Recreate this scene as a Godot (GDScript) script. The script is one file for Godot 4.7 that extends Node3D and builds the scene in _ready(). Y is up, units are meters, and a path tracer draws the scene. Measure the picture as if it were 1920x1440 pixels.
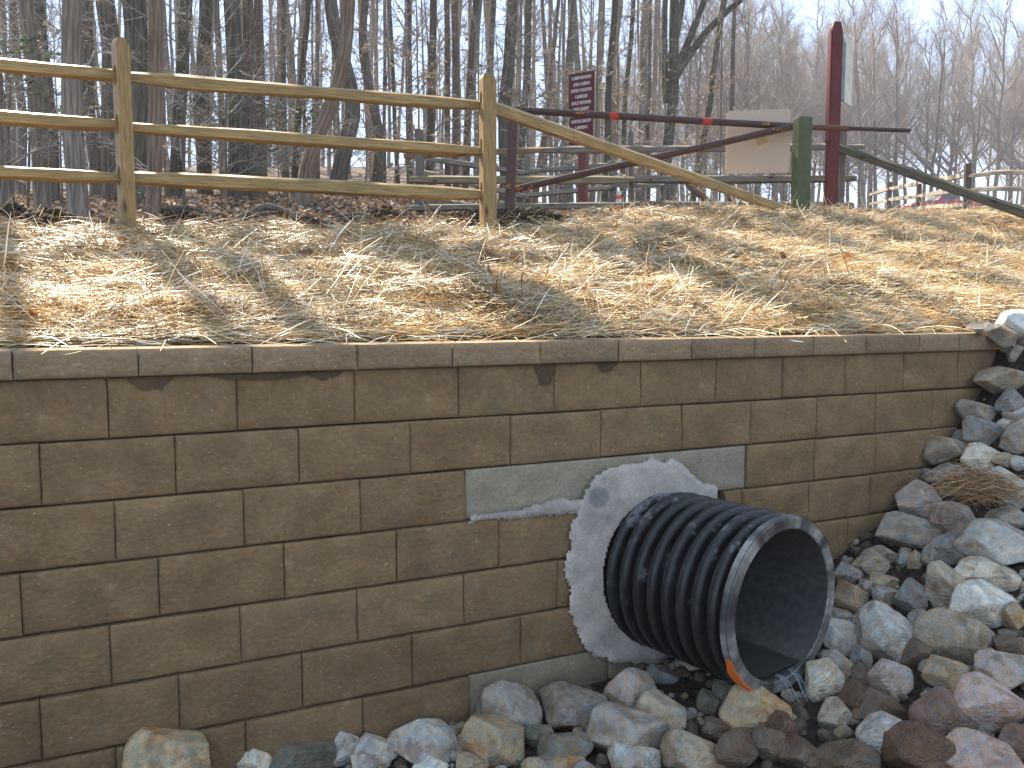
extends Node3D

# ---------------------------------------------------------------- measured set-out of the place
const CT := 0.90149        # the wall runs at 25.6 degrees to the view
const ST := 0.43281
const WALL_TURN := 0.4476
const DW := 3.075          # distance from the eye to the wall's plane
const EYE := 1.6
const CAP_BOTTOM := 1.379
const COURSE := 0.2032

var rng := RandomNumberGenerator.new()
var taken := {}
var M := {}
var lump := FastNoiseLite.new()
var fine := FastNoiseLite.new()


# ---------------------------------------------------------------- mesh builder
class MB:
	var v := PackedVector3Array()
	var n := PackedVector3Array()
	var uv := PackedVector2Array()
	var c := PackedColorArray()
	var i := PackedInt32Array()

	func vert(p: Vector3, nn: Vector3, t: Vector2, col: Color) -> int:
		v.append(p); n.append(nn); uv.append(t); c.append(col)
		return v.size() - 1

	func tri(a: int, b: int, d: int) -> void:
		i.append(a); i.append(b); i.append(d)

	# a flat polygon, turned so that it faces away from "inside"
	func poly(pts: Array, inside: Vector3, col: Color, uvs := []) -> void:
		var mid := Vector3.ZERO
		for p in pts:
			mid += p
		mid /= pts.size()
		var nn: Vector3 = (pts[1] - pts[0]).cross(pts[2] - pts[0]).normalized()
		if nn == Vector3.ZERO:
			return
		var flip := nn.dot(mid - inside) < 0.0
		if flip:
			nn = -nn
		var first := v.size()
		for k in pts.size():
			vert(pts[k], nn, uvs[k] if uvs.size() else Vector2.ZERO, col)
		for k in range(1, pts.size() - 1):
			if flip:
				tri(first, first + k, first + k + 1)
			else:
				tri(first, first + k + 1, first + k)

	func box(x: Transform3D, size: Vector3, ch: float, col: Color) -> void:
		var h := size / 2.0
		var at := func(a: int, s: Vector3) -> Vector3:
			var q := h - Vector3.ONE * ch
			q[a] = h[a]
			return x * (q * s)
		var o := x.origin
		for a in 3:
			var b := (a + 1) % 3
			var d := (a + 2) % 3
			for s in [-1.0, 1.0]:
				var pts := []
				for q in [[-1.0, -1.0], [1.0, -1.0], [1.0, 1.0], [-1.0, 1.0]]:
					var sv := Vector3.ZERO
					sv[a] = s; sv[b] = q[0]; sv[d] = q[1]
					pts.append(at.call(a, sv))
				poly(pts, o, col, [Vector2(0, 0), Vector2(size[b], 0), Vector2(size[b], size[d]), Vector2(0, size[d])])
			if ch <= 0.0:
				continue
			for sb in [-1.0, 1.0]:
				for sd in [-1.0, 1.0]:
					var s0 := Vector3.ZERO
					s0[b] = sb; s0[d] = sd
					var s1 := s0
					s0[a] = -1.0; s1[a] = 1.0
					poly([at.call(b, s0), at.call(b, s1), at.call(d, s1), at.call(d, s0)], o, col)
		if ch > 0.0:
			for sx in [-1.0, 1.0]:
				for sy in [-1.0, 1.0]:
					for sz in [-1.0, 1.0]:
						var s3 := Vector3(sx, sy, sz)
						poly([at.call(0, s3), at.call(1, s3), at.call(2, s3)], o, col)

	# a round bar along pts
	func tube(pts: Array, rad: Array, sides: int, col: Color, caps := false, us := 1.0, vs := 1.0) -> void:
		var first := v.size()
		var along := 0.0
		var side := Vector3.ZERO
		for k in pts.size():
			var p: Vector3 = pts[k]
			var d: Vector3 = (pts[mini(k + 1, pts.size() - 1)] - pts[maxi(k - 1, 0)]).normalized()
			if side == Vector3.ZERO:
				side = d.cross(Vector3(0.31, 0.17, 0.93)).normalized()
			side = (side - d * side.dot(d)).normalized()
			var up := d.cross(side)
			if k > 0:
				along += p.distance_to(pts[k - 1])
			for j in sides + 1:
				var a := TAU * j / sides
				var r := side * cos(a) + up * sin(a)
				vert(p + r * rad[k], r, Vector2(us * j / sides, along * vs), col)
		var w := sides + 1
		for k in pts.size() - 1:
			for j in sides:
				var q := first + k * w + j
				tri(q, q + 1, q + w)
				tri(q + 1, q + w + 1, q + w)
		if caps:
			for e in [0, pts.size() - 1]:
				var d2: Vector3 = (pts[1] - pts[0]).normalized() if e == 0 else (pts[e] - pts[e - 1]).normalized()
				var ring := []
				for j in sides:
					ring.append(v[first + e * w + j])
				poly(ring, pts[e] - d2 * (-1.0 if e == 0 else 1.0), col)

	# faceted bar through rings of equal length; each side of the profile stays flat across
	func loft(rings: Array, col: Color, us := 1.0) -> void:
		var m: int = rings[0].size()
		var mids := []
		var along := [0.0]
		for k in rings.size():
			var mid := Vector3.ZERO
			for p in rings[k]:
				mid += p
			mids.append(mid / m)
			if k > 0:
				along.append(along[k - 1] + mids[k].distance_to(mids[k - 1]))
		for j in m:
			var j2 := (j + 1) % m
			for k in rings.size() - 1:
				var u0: float = along[k] * us
				var u1: float = along[k + 1] * us
				var vv := j * 0.137
				poly([rings[k][j], rings[k + 1][j], rings[k + 1][j2], rings[k][j2]], (mids[k] + mids[k + 1]) / 2.0, col, [Vector2(u0, vv), Vector2(u1, vv), Vector2(u1, vv + 0.12), Vector2(u0, vv + 0.12)])
		poly(rings[0], mids[1], col)
		poly(rings[-1], mids[-2], col)

	# a flat outline (x, y) given depth along z
	func extrude(outline: PackedVector2Array, z0: float, z1: float, col: Color, x := Transform3D.IDENTITY) -> void:
		var t := Geometry2D.triangulate_polygon(outline)
		var centre := Vector2.ZERO
		for p in outline:
			centre += p
		centre /= outline.size()
		for z in [z0, z1]:
			var other := z1 if z == z0 else z0
			for k in range(0, t.size(), 3):
				var pts := []
				for e in 3:
					var q := outline[t[k + e]]
					pts.append(x * Vector3(q.x, q.y, z))
				poly(pts, x * Vector3(outline[t[k]].x, outline[t[k]].y, other), col, [outline[t[k]], outline[t[k + 1]], outline[t[k + 2]]])
		for k in outline.size():
			var a := outline[k]
			var b := outline[(k + 1) % outline.size()]
			var outward := Vector2(b.y - a.y, a.x - b.x)
			if Geometry2D.is_polygon_clockwise(outline):
				outward = -outward
			var mid := (a + b) / 2.0 - outward
			poly([x * Vector3(a.x, a.y, z0), x * Vector3(b.x, b.y, z0), x * Vector3(b.x, b.y, z1), x * Vector3(a.x, a.y, z1)], x * Vector3(mid.x, mid.y, (z0 + z1) / 2.0), col, [Vector2(0, 0), Vector2(a.distance_to(b), 0), Vector2(a.distance_to(b), z1 - z0), Vector2(0, z1 - z0)])

	func mesh() -> ArrayMesh:
		# front faces run clockwise as seen from where the normals point
		for k in range(0, i.size(), 3):
			var p0 := v[i[k]]
			if (v[i[k + 2]] - p0).cross(v[i[k + 1]] - p0).dot(n[i[k]] + n[i[k + 1]] + n[i[k + 2]]) < 0.0:
				var swap := i[k + 1]
				i[k + 1] = i[k + 2]
				i[k + 2] = swap
		var a := []
		a.resize(Mesh.ARRAY_MAX)
		a[Mesh.ARRAY_VERTEX] = v
		a[Mesh.ARRAY_NORMAL] = n
		a[Mesh.ARRAY_TEX_UV] = uv
		a[Mesh.ARRAY_COLOR] = c
		a[Mesh.ARRAY_INDEX] = i
		var m := ArrayMesh.new()
		m.add_surface_from_arrays(Mesh.PRIMITIVE_TRIANGLES, a)
		return m


# ---------------------------------------------------------------- nodes
func numbered(called: String, parent: Node) -> String:
	var key := str(parent.get_instance_id()) + called
	var k: int = taken.get(key, 0)
	taken[key] = k + 1
	return called if k == 0 else "%s_%03d" % [called, k]


func obj(called: String, m: Mesh, material: Material, parent: Node = self) -> MeshInstance3D:
	var o := MeshInstance3D.new()
	o.name = numbered(called, parent)
	o.mesh = m
	o.material_override = material
	parent.add_child(o, true)
	return o


func tag(o: Node, label := "", category := "", group := "", kind := "") -> Node:
	for p in [["label", label], ["category", category], ["group", group], ["kind", kind]]:
		if p[1] != "":
			o.set_meta(p[0], p[1])
	return o


func thing(called: String, label: String, category: String, at := Vector3.ZERO, turn := 0.0, group := "") -> Node3D:
	var o := Node3D.new()
	o.name = numbered(called, self)
	add_child(o, true)
	o.position = at
	o.rotation.y = turn
	tag(o, label, category, group)
	return o


func copy_of(o: Node3D, called: String, label: String, group: String) -> Node3D:
	var r: Node3D = o.duplicate()
	r.name = numbered(called, self)
	add_child(r, true)
	r.set_meta("label", label)
	r.set_meta("group", group)
	return r


# ---------------------------------------------------------------- materials
func noise_image(size: int, freq: float, octaves: int, sd: int, kind := FastNoiseLite.TYPE_SIMPLEX_SMOOTH, ridged := false) -> Image:
	var f := FastNoiseLite.new()
	f.seed = sd
	f.noise_type = kind
	f.frequency = freq
	f.fractal_type = FastNoiseLite.FRACTAL_RIDGED if ridged else FastNoiseLite.FRACTAL_FBM
	f.fractal_octaves = octaves
	var im := f.get_seamless_image(size, size)
	im.convert(Image.FORMAT_L8)
	return im


func soft(im: Image, lo: float) -> ImageTexture:
	var o := Image.create(im.get_width(), im.get_height(), false, Image.FORMAT_RGB8)
	for y in im.get_height():
		for x in im.get_width():
			var q := lerpf(lo, 1.0, im.get_pixel(x, y).r)
			o.set_pixel(x, y, Color(q, q, q))
	return ImageTexture.create_from_image(o)


func tex(im: Image) -> ImageTexture:
	return ImageTexture.create_from_image(im)


func mat(albedo: Color, rough: float, t: Texture2D = null, tri := 0.0, world := false, bump: Texture2D = null, cm := 0.0) -> StandardMaterial3D:
	var m := StandardMaterial3D.new()
	m.albedo_color = albedo
	m.vertex_color_use_as_albedo = true
	m.roughness = rough
	m.metallic_specular = 0.35
	if t:
		m.albedo_texture = t
	if tri > 0.0:
		m.uv1_triplanar = true
		m.uv1_world_triplanar = world
		m.uv1_scale = Vector3.ONE * tri
	if bump:
		m.heightmap_enabled = true
		m.heightmap_texture = bump
		m.heightmap_scale = cm
	return m


func lin(r: float, g: float, b: float) -> Color:
	return Color(r, g, b).linear_to_srgb()


# texture of moulded concrete: blotches, grain, pale lime specks and smears
func concrete_texture(sd: int, warm: float, base := 1.0) -> ImageTexture:
	var size := 512
	var a := noise_image(size, 0.012, 4, sd)
	var b := noise_image(size, 0.09, 3, sd + 1)
	var d := noise_image(size, 0.035, 3, sd + 2)
	var r := RandomNumberGenerator.new()
	r.seed = sd
	var im := Image.create(size, size, false, Image.FORMAT_RGB8)
	for y in size:
		for x in size:
			var big := a.get_pixel(x, y).r - 0.5
			var mid := b.get_pixel(x, y).r - 0.5
			var v := 0.80 + big * 0.20 + mid * 0.16 + (r.randf() - 0.5) * 0.12
			var hue := d.get_pixel(x, y).r - 0.5
			var smear := clampf((d.get_pixel((x * 2 + 91) % size, (y + 37) % size).r - 0.66) * 3.0, 0.0, 0.6) * (0.3 + r.randf())
			var c := Color(v * (1.0 + hue * warm), v, v * (1.0 - hue * warm))
			c = c.lerp(Color(0.95, 0.94, 0.98), clampf(smear, 0.0, 0.4))
			im.set_pixel(x, y, c * base)
	# pale grains of aggregate and clouds of lime bloom
	for k in 260:
		var px := r.randi() % (size - 3)
		var py := r.randi() % (size - 3)
		var g := r.randf_range(1.0, 1.5)
		for q in 2 + r.randi() % 4:
			var spot := Color(0.80, 0.86, 0.98) * g
			im.set_pixel(px + r.randi() % 2, py + r.randi() % 2, spot.clamp(Color.BLACK, Color.WHITE))
	for k in 20:
		var cx := r.randi() % size
		var cy := r.randi() % size
		var wide := r.randf_range(4.0, 9.0)
		var tall := wide * r.randf_range(1.0, 2.2)
		for q in 260:
			var x2 := posmod(cx + int(r.randfn(0.0, wide)), size)
			var y2 := posmod(cy + int(r.randfn(0.0, tall)), size)
			im.set_pixel(x2, y2, im.get_pixel(x2, y2).lerp(Color(0.88, 0.93, 1.0), r.randf_range(0.1, 0.42)))
	return tex(im)


# sawn timber: streaks along u, growth lines, dark knots
func wood_texture(sd: int, knots: int, upright := false) -> ImageTexture:
	var w := 1024
	var h := 256
	var f := FastNoiseLite.new()
	f.seed = sd
	f.frequency = 1.0
	f.fractal_octaves = 3
	var r := RandomNumberGenerator.new()
	r.seed = sd
	var spots := []
	for k in knots:
		spots.append(Vector3(r.randf() * w, r.randf() * h, r.randf_range(5.0, 12.0)))
	var im := Image.create(w, h, false, Image.FORMAT_RGB8)
	for y in h:
		for x in w:
			var warp := 0.0
			var dark := 0.0
			for s in spots:
				var dx: float = (x - s.x) / 2.2
				var dy: float = y - s.y
				var q: float = (dx * dx + dy * dy) / (s.z * s.z)
				if q < 9.0:
					dark = maxf(dark, exp(-q * 1.6))
					warp += exp(-q * 0.4) * 0.5
			var g := f.get_noise_2d(x * 0.006 + warp, y * 0.11 + warp)
			var g2 := f.get_noise_2d(x * 0.02 + 50.0, y * 0.5)
			var v := 0.86 + g * 0.22 + g2 * 0.16
			v *= 1.0 - 0.55 * dark
			im.set_pixel(x, y, Color(v, v * (0.97 - 0.1 * dark), v * (0.92 - 0.2 * dark)))
	if upright:
		im.rotate_90(CLOCKWISE)
	return tex(im)


func make_materials() -> void:
	var grain := noise_image(512, 0.06, 5, 3)
	var coarse := noise_image(512, 0.02, 4, 8)
	M.block = mat(Color.WHITE, 0.95, concrete_texture(11, 0.10, 0.74), 0.85, true, tex(noise_image(512, 0.11, 4, 4)), 0.4)
	M.filler = mat(Color.WHITE, 0.95, concrete_texture(23, 0.05), 1.1, true, tex(grain), 0.3)
	M.mortar = mat(Color.WHITE, 0.9, concrete_texture(37, 0.06), 1.5, true, tex(coarse), 0.3)
	var rock_im := Image.create(512, 512, false, Image.FORMAT_RGB8)
	var r1 := noise_image(512, 0.012, 5, 51)
	var r2 := noise_image(512, 0.02, 3, 52, FastNoiseLite.TYPE_SIMPLEX_SMOOTH, true)
	var r3 := noise_image(512, 0.12, 3, 53)
	for y in 512:
		for x in 512:
			var vv := 0.80 + (r1.get_pixel(x, y).r - 0.5) * 0.28 + (r3.get_pixel(x, y).r - 0.5) * 0.30
			var vein := clampf((r2.get_pixel(x, y).r - 0.84) * 2.0, 0.0, 0.2)
			vv = clampf(vv + vein, 0.25, 1.0)
			var hue := (r1.get_pixel((x + 200) % 512, y).r - 0.5) * 0.22
			rock_im.set_pixel(x, y, Color(vv * (1.0 + hue), vv, vv * (1.0 - hue)))
	M.rock = mat(Color.WHITE, 0.88, tex(rock_im), 3.2, false, tex(noise_image(512, 0.05, 5, 54)), 0.9)
	M.wet_rock = mat(Color.WHITE, 0.35, tex(rock_im), 3.2, false, tex(noise_image(512, 0.05, 5, 54)), 0.9)
	M.wood = mat(Color.WHITE, 0.48, wood_texture(5, 9))
	M.post_wood = mat(Color.WHITE, 0.5, wood_texture(9, 4, true))
	M.post_wood.uv1_triplanar = true
	M.post_wood.uv1_scale = Vector3(3.0, 0.6, 3.0)
	M.old_wood = mat(Color.WHITE, 0.9, wood_texture(15, 12))
	M.paint = mat(Color.WHITE, 0.6, soft(noise_image(256, 0.02, 4, 17), 0.85), 1.5)
	M.plain = mat(Color.WHITE, 0.7)
	var rusty := Image.create(256, 256, false, Image.FORMAT_RGB8)
	var ra := noise_image(256, 0.03, 4, 61)
	for y in 256:
		for x in 256:
			var q := ra.get_pixel(x, y).r
			rusty.set_pixel(x, y, Color(1, 1, 1).lerp(Color(1.0, 0.62, 0.3), clampf((q - 0.6) * 5.0, 0.0, 1.0)) * (0.75 + 0.25 * ra.get_pixel((x * 3) % 256, (y * 3) % 256).r))
	M.steel = mat(Color.WHITE, 0.5, tex(rusty), 2.0)
	var bark := Image.create(256, 256, false, Image.FORMAT_RGB8)
	var b1 := noise_image(256, 0.03, 4, 71, FastNoiseLite.TYPE_SIMPLEX_SMOOTH, true)
	var b2 := noise_image(256, 0.012, 4, 72)
	for y in 256:
		for x in 256:
			var q := 0.76 + 0.20 * b1.get_pixel(x, y).r + (b2.get_pixel(x, y).r - 0.5) * 0.5
			bark.set_pixel(x, y, Color(q, q * 0.98, q * 0.96))
	M.bark = mat(Color.WHITE, 0.95, tex(bark), 0.0, false, tex(b1), 1.0)
	M.twig = mat(Color.WHITE, 0.9)
	M.leaf = mat(Color.WHITE, 0.8)
	M.leaf.backlight_enabled = true
	M.leaf.backlight = Color(0.5, 0.5, 0.5)
	M.straw = mat(Color.WHITE, 0.38)
	M.straw.metallic_specular = 0.45
	M.straw.backlight_enabled = true
	M.straw.backlight = Color(0.35, 0.35, 0.35)
	M.plastic = mat(Color.WHITE, 0.33, soft(noise_image(256, 0.03, 4, 81), 0.6), 3.0)
	M.plastic.metallic_specular = 0.42
	M.glass = StandardMaterial3D.new()
	M.glass.albedo_color = Color(0.6, 0.7, 0.75, 0.25)
	M.glass.transparency = BaseMaterial3D.TRANSPARENCY_ALPHA
	M.glass.roughness = 0.05
	M.water = StandardMaterial3D.new()
	M.water.albedo_color = Color(0.95, 0.98, 1.0, 0.05)
	M.water.refraction_enabled = true
	M.water.refraction_scale = 0.033
	M.water.roughness = 0.02
	M.ground = mat(Color.WHITE, 1.0, soft(noise_image(512, 0.03, 5, 91), 0.4), 1.3, true, tex(coarse), 3.0)


# ---------------------------------------------------------------- the lie of the land
func smooth(a: float, b: float, x: float) -> float:
	var q := clampf((x - a) / (b - a), 0.0, 1.0)
	return q * q * (3.0 - 2.0 * q)


func behind_wall(x: float, f: float) -> float:
	return f * CT - x * ST - DW


# height of the bank behind the wall; f is the distance ahead
func bank(x: float, f: float) -> float:
	var t := behind_wall(x, f)
	var near := -0.131 + (0.21 + 0.09 * smooth(-2.0, 3.0, x)) * maxf(t - 0.18, 0.0) * 1.06
	var left := 0.088 + 0.04 * smooth(6.0, 15.0, f) + 0.035 * smooth(22.0, 65.0, f)
	var right := 0.108 - 0.006 * smooth(22.0, 55.0, f)
	var far := lerpf(left, right, smooth(-0.1, 0.12, x / maxf(f, 0.1))) * maxf(f, 3.0)
	var h := lerpf(near, far, smooth(2.6, 4.4, t))
	var k := smooth(0.22, 0.9, t)
	k *= 1.0 - 0.88 * smooth(2.9, 4.6, t)
	h += k * (lump.get_noise_2d(x, f) * 0.07 + lump.get_noise_2d(x * 3.1 + 40.0, f * 3.1) * 0.065)
	return EYE + h


const BED_S := [-9.0, -6.0, -1.0, 0.5, 1.6, 2.14, 2.93, 3.3, 3.72, 4.12, 4.46, 5.0, 6.0, 9.0, 14.0]
const BED_H := [-1.7, -1.7, -1.68, -1.66, -1.62, -1.55, -1.36, -1.19, -0.98, -0.62, -0.3, -0.16, -0.05, 0.2, 0.6]


# height of the stony bed in front of the wall, at s along the wall and t behind it (negative)
func bed(s: float, t: float) -> float:
	var h: float = BED_H[-1]
	for k in BED_S.size() - 1:
		if s < BED_S[k + 1]:
			h = lerpf(BED_H[k], BED_H[k + 1], clampf((s - BED_S[k]) / (BED_S[k + 1] - BED_S[k]), 0.0, 1.0))
			break
	if s > 4.3:
		h = lerpf(h, -0.131, smooth(-0.7, 0.0, t) * smooth(4.3, 4.6, s))
	return EYE + h


func at_wall(s: float, t: float) -> Vector3:
	return Vector3(s * CT - (DW + t) * ST, 0.0, -(s * ST + (DW + t) * CT))


# ---------------------------------------------------------------- wall blocks
func block_mesh(w: float, h: float, depth: float, col: Color, sd: int, rough := 0.0025) -> ArrayMesh:
	var b := MB.new()
	var nx := maxi(3, int(w / 0.04))
	var ny := maxi(3, int(h / 0.04))
	var edge := 0.009
	var xs := [0.0]
	for k in nx + 1:
		xs.append(lerpf(edge, w - edge, float(k) / nx))
	xs.append(w)
	var ys := [0.0]
	for k in ny + 1:
		ys.append(lerpf(edge, h - edge, float(k) / ny))
	ys.append(h)
	var f := func(x: float, y: float) -> Vector3:
		var q := minf(minf(x, w - x), minf(y, h - y))
		var z := fine.get_noise_2d(x * 60.0 + sd * 31.7, y * 60.0) * rough * 2.0 + fine.get_noise_2d(x * 14.0 + sd * 7.3, y * 14.0 + 90.0) * rough * 1.5
		if q <= 0.0001:
			z -= 0.009 + 0.003 * fine.get_noise_2d(x * 40.0 + sd, y * 40.0)
		return Vector3(x, y, z)
	var nn := xs.size()
	var mm := ys.size()
	var pos := []
	for y in ys:
		for x in xs:
			pos.append(f.call(x, y))
	for j in mm:
		for k in nn:
			var dx: Vector3 = pos[j * nn + mini(k + 1, nn - 1)] - pos[j * nn + maxi(k - 1, 0)]
			var dy: Vector3 = pos[mini(j + 1, mm - 1) * nn + k] - pos[maxi(j - 1, 0) * nn + k]
			var tone := 1.0 + 0.1 * fine.get_noise_2d(pos[j * nn + k].x * 9.0 + sd * 3.0, pos[j * nn + k].y * 9.0)
			b.vert(pos[j * nn + k], dx.cross(dy).normalized(), Vector2.ZERO, Color(col.r * tone, col.g * tone, col.b * tone))
	for j in mm - 1:
		for k in nn - 1:
			var q := j * nn + k
			b.tri(q, q + nn, q + 1)
			b.tri(q + 1, q + nn, q + nn + 1)
	var c4 := [Vector3(0, 0, -0.009), Vector3(w, 0, -0.009), Vector3(w, h, -0.009), Vector3(0, h, -0.009)]
	var back := Vector3(0, 0, -depth)
	var mid := Vector3(w / 2.0, h / 2.0, -depth / 2.0)
	for k in 4:
		b.poly([c4[k], c4[(k + 1) % 4], c4[(k + 1) % 4] + back, c4[k] + back], mid, col)
	b.poly([c4[0] + back, c4[1] + back, c4[2] + back, c4[3] + back], mid, col)
	return b.mesh()


func build_wall() -> void:
	var wall := thing("retaining_wall", "tan segmental block retaining wall with cap row and pipe hole", "wall", at_wall(0.0, 0.0), WALL_TURN)
	var joints := [
		[0.008, 0.415, 0.833, 1.248, 1.671, 2.098, 2.506, 2.904, 3.304],
		[-0.193, 0.208, 0.623, 1.042, 1.465, 1.888, 2.310, 2.702, 3.112, 3.508],
		[0.015, 0.424, 0.840, 1.264],
		[-0.262, 0.141, 0.556, 0.975, 1.400, 1.812, 2.225, 2.640, 3.051, 3.462],
		[-0.014, 0.398, 0.815, 1.242, 1.660, 2.080, 2.480, 2.890, 3.300],
		[-0.223, 0.189, 0.606, 1.022, 1.484, 1.900, 2.310, 2.720, 3.130],
		[-0.010, 0.402, 0.822, 1.252],
		[-0.220, 0.190, 0.610, 1.030, 1.450, 1.870, 2.290]]
	var pipe_s := 2.202
	var pipe_y := EYE - 1.139
	var half := 0.352
	for k in 8:
		var js: Array = joints[k]
		while js[0] > -3.4:
			js.push_front(js[0] - 0.4137 - rng.randf_range(-0.004, 0.004))
		var top := CAP_BOTTOM - k * COURSE
		var y0 := top - COURSE + 0.003
		var h := COURSE - 0.0055
		if k == 2:
			js.append(2.674)
		if k == 6:
			js.append(1.90)
			js.append(2.62)
		while js[-1] < 3.9:
			js.append(js[-1] + 0.4137)
		js.append(4.44)
		if js[-1] - js[-2] < 0.05:
			js.remove_at(js.size() - 2)
		for j in js.size() - 1:
			var a: float = js[j] + 0.0011
			var e: float = js[j + 1] - 0.0011
			var grey: bool = (k == 2 and absf(js[j] - 1.264) < 0.02) or (k == 6 and js[j] > 1.2 and js[j] < 2.5)
			var spans := [[a, e]]
			# the blocks are cut round the pipe
			var dy := 0.0
			if pipe_y < y0:
				dy = y0 - pipe_y
			elif pipe_y > y0 + h:
				dy = pipe_y - y0 - h
			if dy < half - 0.01 and k != 2:
				var c := sqrt(half * half - dy * dy)
				spans = []
				if h - (half - dy) > 0.02 and e > pipe_s - c and a < pipe_s + c:
					var ma := maxf(a, pipe_s - c) + 0.001
					var me := minf(e, pipe_s + c) - 0.001
					if me - ma > 0.03:
						spans.append([ma, me, dy])
				if a < pipe_s - c - 0.02:
					spans.append([a, minf(e, pipe_s - c)])
				if e > pipe_s + c + 0.02:
					spans.append([maxf(a, pipe_s + c), e])
			for q in spans:
				if q[1] - q[0] < 0.02:
					continue
				var tone := rng.randf_range(0.95, 1.06)
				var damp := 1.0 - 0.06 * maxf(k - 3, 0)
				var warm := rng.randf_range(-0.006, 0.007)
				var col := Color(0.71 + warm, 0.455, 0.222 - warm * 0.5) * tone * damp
				if grey:
					col = Color(0.48, 0.405, 0.275) if k == 2 else Color(0.38, 0.31, 0.195)
				var yy := y0
				var hh := h
				if q.size() > 2:
					hh = h - (half - dy)
					if pipe_y < y0:
						yy = y0 + half - dy
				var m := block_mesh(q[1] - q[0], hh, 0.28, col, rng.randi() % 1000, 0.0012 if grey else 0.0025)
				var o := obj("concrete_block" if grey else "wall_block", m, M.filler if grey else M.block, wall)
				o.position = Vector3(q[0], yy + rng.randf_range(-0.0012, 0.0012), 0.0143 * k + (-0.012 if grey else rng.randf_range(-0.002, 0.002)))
				o.rotation.y = rng.randf_range(-0.003, 0.003)
	# cap stones
	var caps := [-0.254, 0.105, 0.468, 0.838, 1.212, 1.591, 1.964, 2.344, 2.701, 3.063, 3.409, 3.789, 4.093, 4.44]
	while caps[0] > -3.4:
		caps.push_front(caps[0] - 0.366)
	for j in caps.size() - 1:
		var w: float = caps[j + 1] - caps[j] - 0.003
		var tone := rng.randf_range(0.92, 1.1)
		var col := Color(0.88, 0.60, 0.335) * tone
		var o := obj("cap_stone", block_mesh(w, 0.090, 0.26, col, rng.randi() % 1000, 0.0015), M.block, wall)
		o.position = Vector3(caps[j] + 0.0015, CAP_BOTTOM + 0.001, 0.03 + rng.randf_range(-0.004, 0.004))
		o.rotation.y = rng.randf_range(-0.008, 0.008)
	# dark damp stains that run down from the cap joints
	for q in [[0.14, 0.075, 0.05], [0.50, 0.20, 0.022], [0.72, 0.07, 0.03], [1.625, 0.05, 0.085], [1.92, 0.06, 0.035]]:
		var b := MB.new()
		var n := 14
		var ring := PackedVector2Array()
		for j in n + 1:
			var u := float(j) / n
			var d: float = q[2] * pow(sin(u * PI), 0.7) * (0.75 + 0.5 * rng.randf())
			ring.append(Vector2((u - 0.5) * 2.0 * q[1], -d))
		for j in n:
			b.poly([Vector3(ring[j].x, 0, 0), Vector3(ring[j + 1].x, 0, 0), Vector3(ring[j + 1].x, ring[j + 1].y, 0), Vector3(ring[j].x, ring[j].y, 0)], Vector3(0, 0, -1), Color(0.33, 0.215, 0.115))
		var o := obj("damp_stain", b.mesh(), M.block, wall)
		o.position = Vector3(q[0], CAP_BOTTOM - 0.003, 0.0055)
	# dark earth and gravel fill straight behind the blocks
	var fb := MB.new()
	fb.box(Transform3D(Basis(), Vector3(0.4, 0.55, -0.33)), Vector3(8.0, 1.6, 0.08), 0.0, Color(0.05, 0.04, 0.03))
	var hole := obj("backfill", fb.mesh(), M.ground, wall)
	hole.position = Vector3(0, 0, 0)
	build_mortar(wall, pipe_s, pipe_y)


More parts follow.
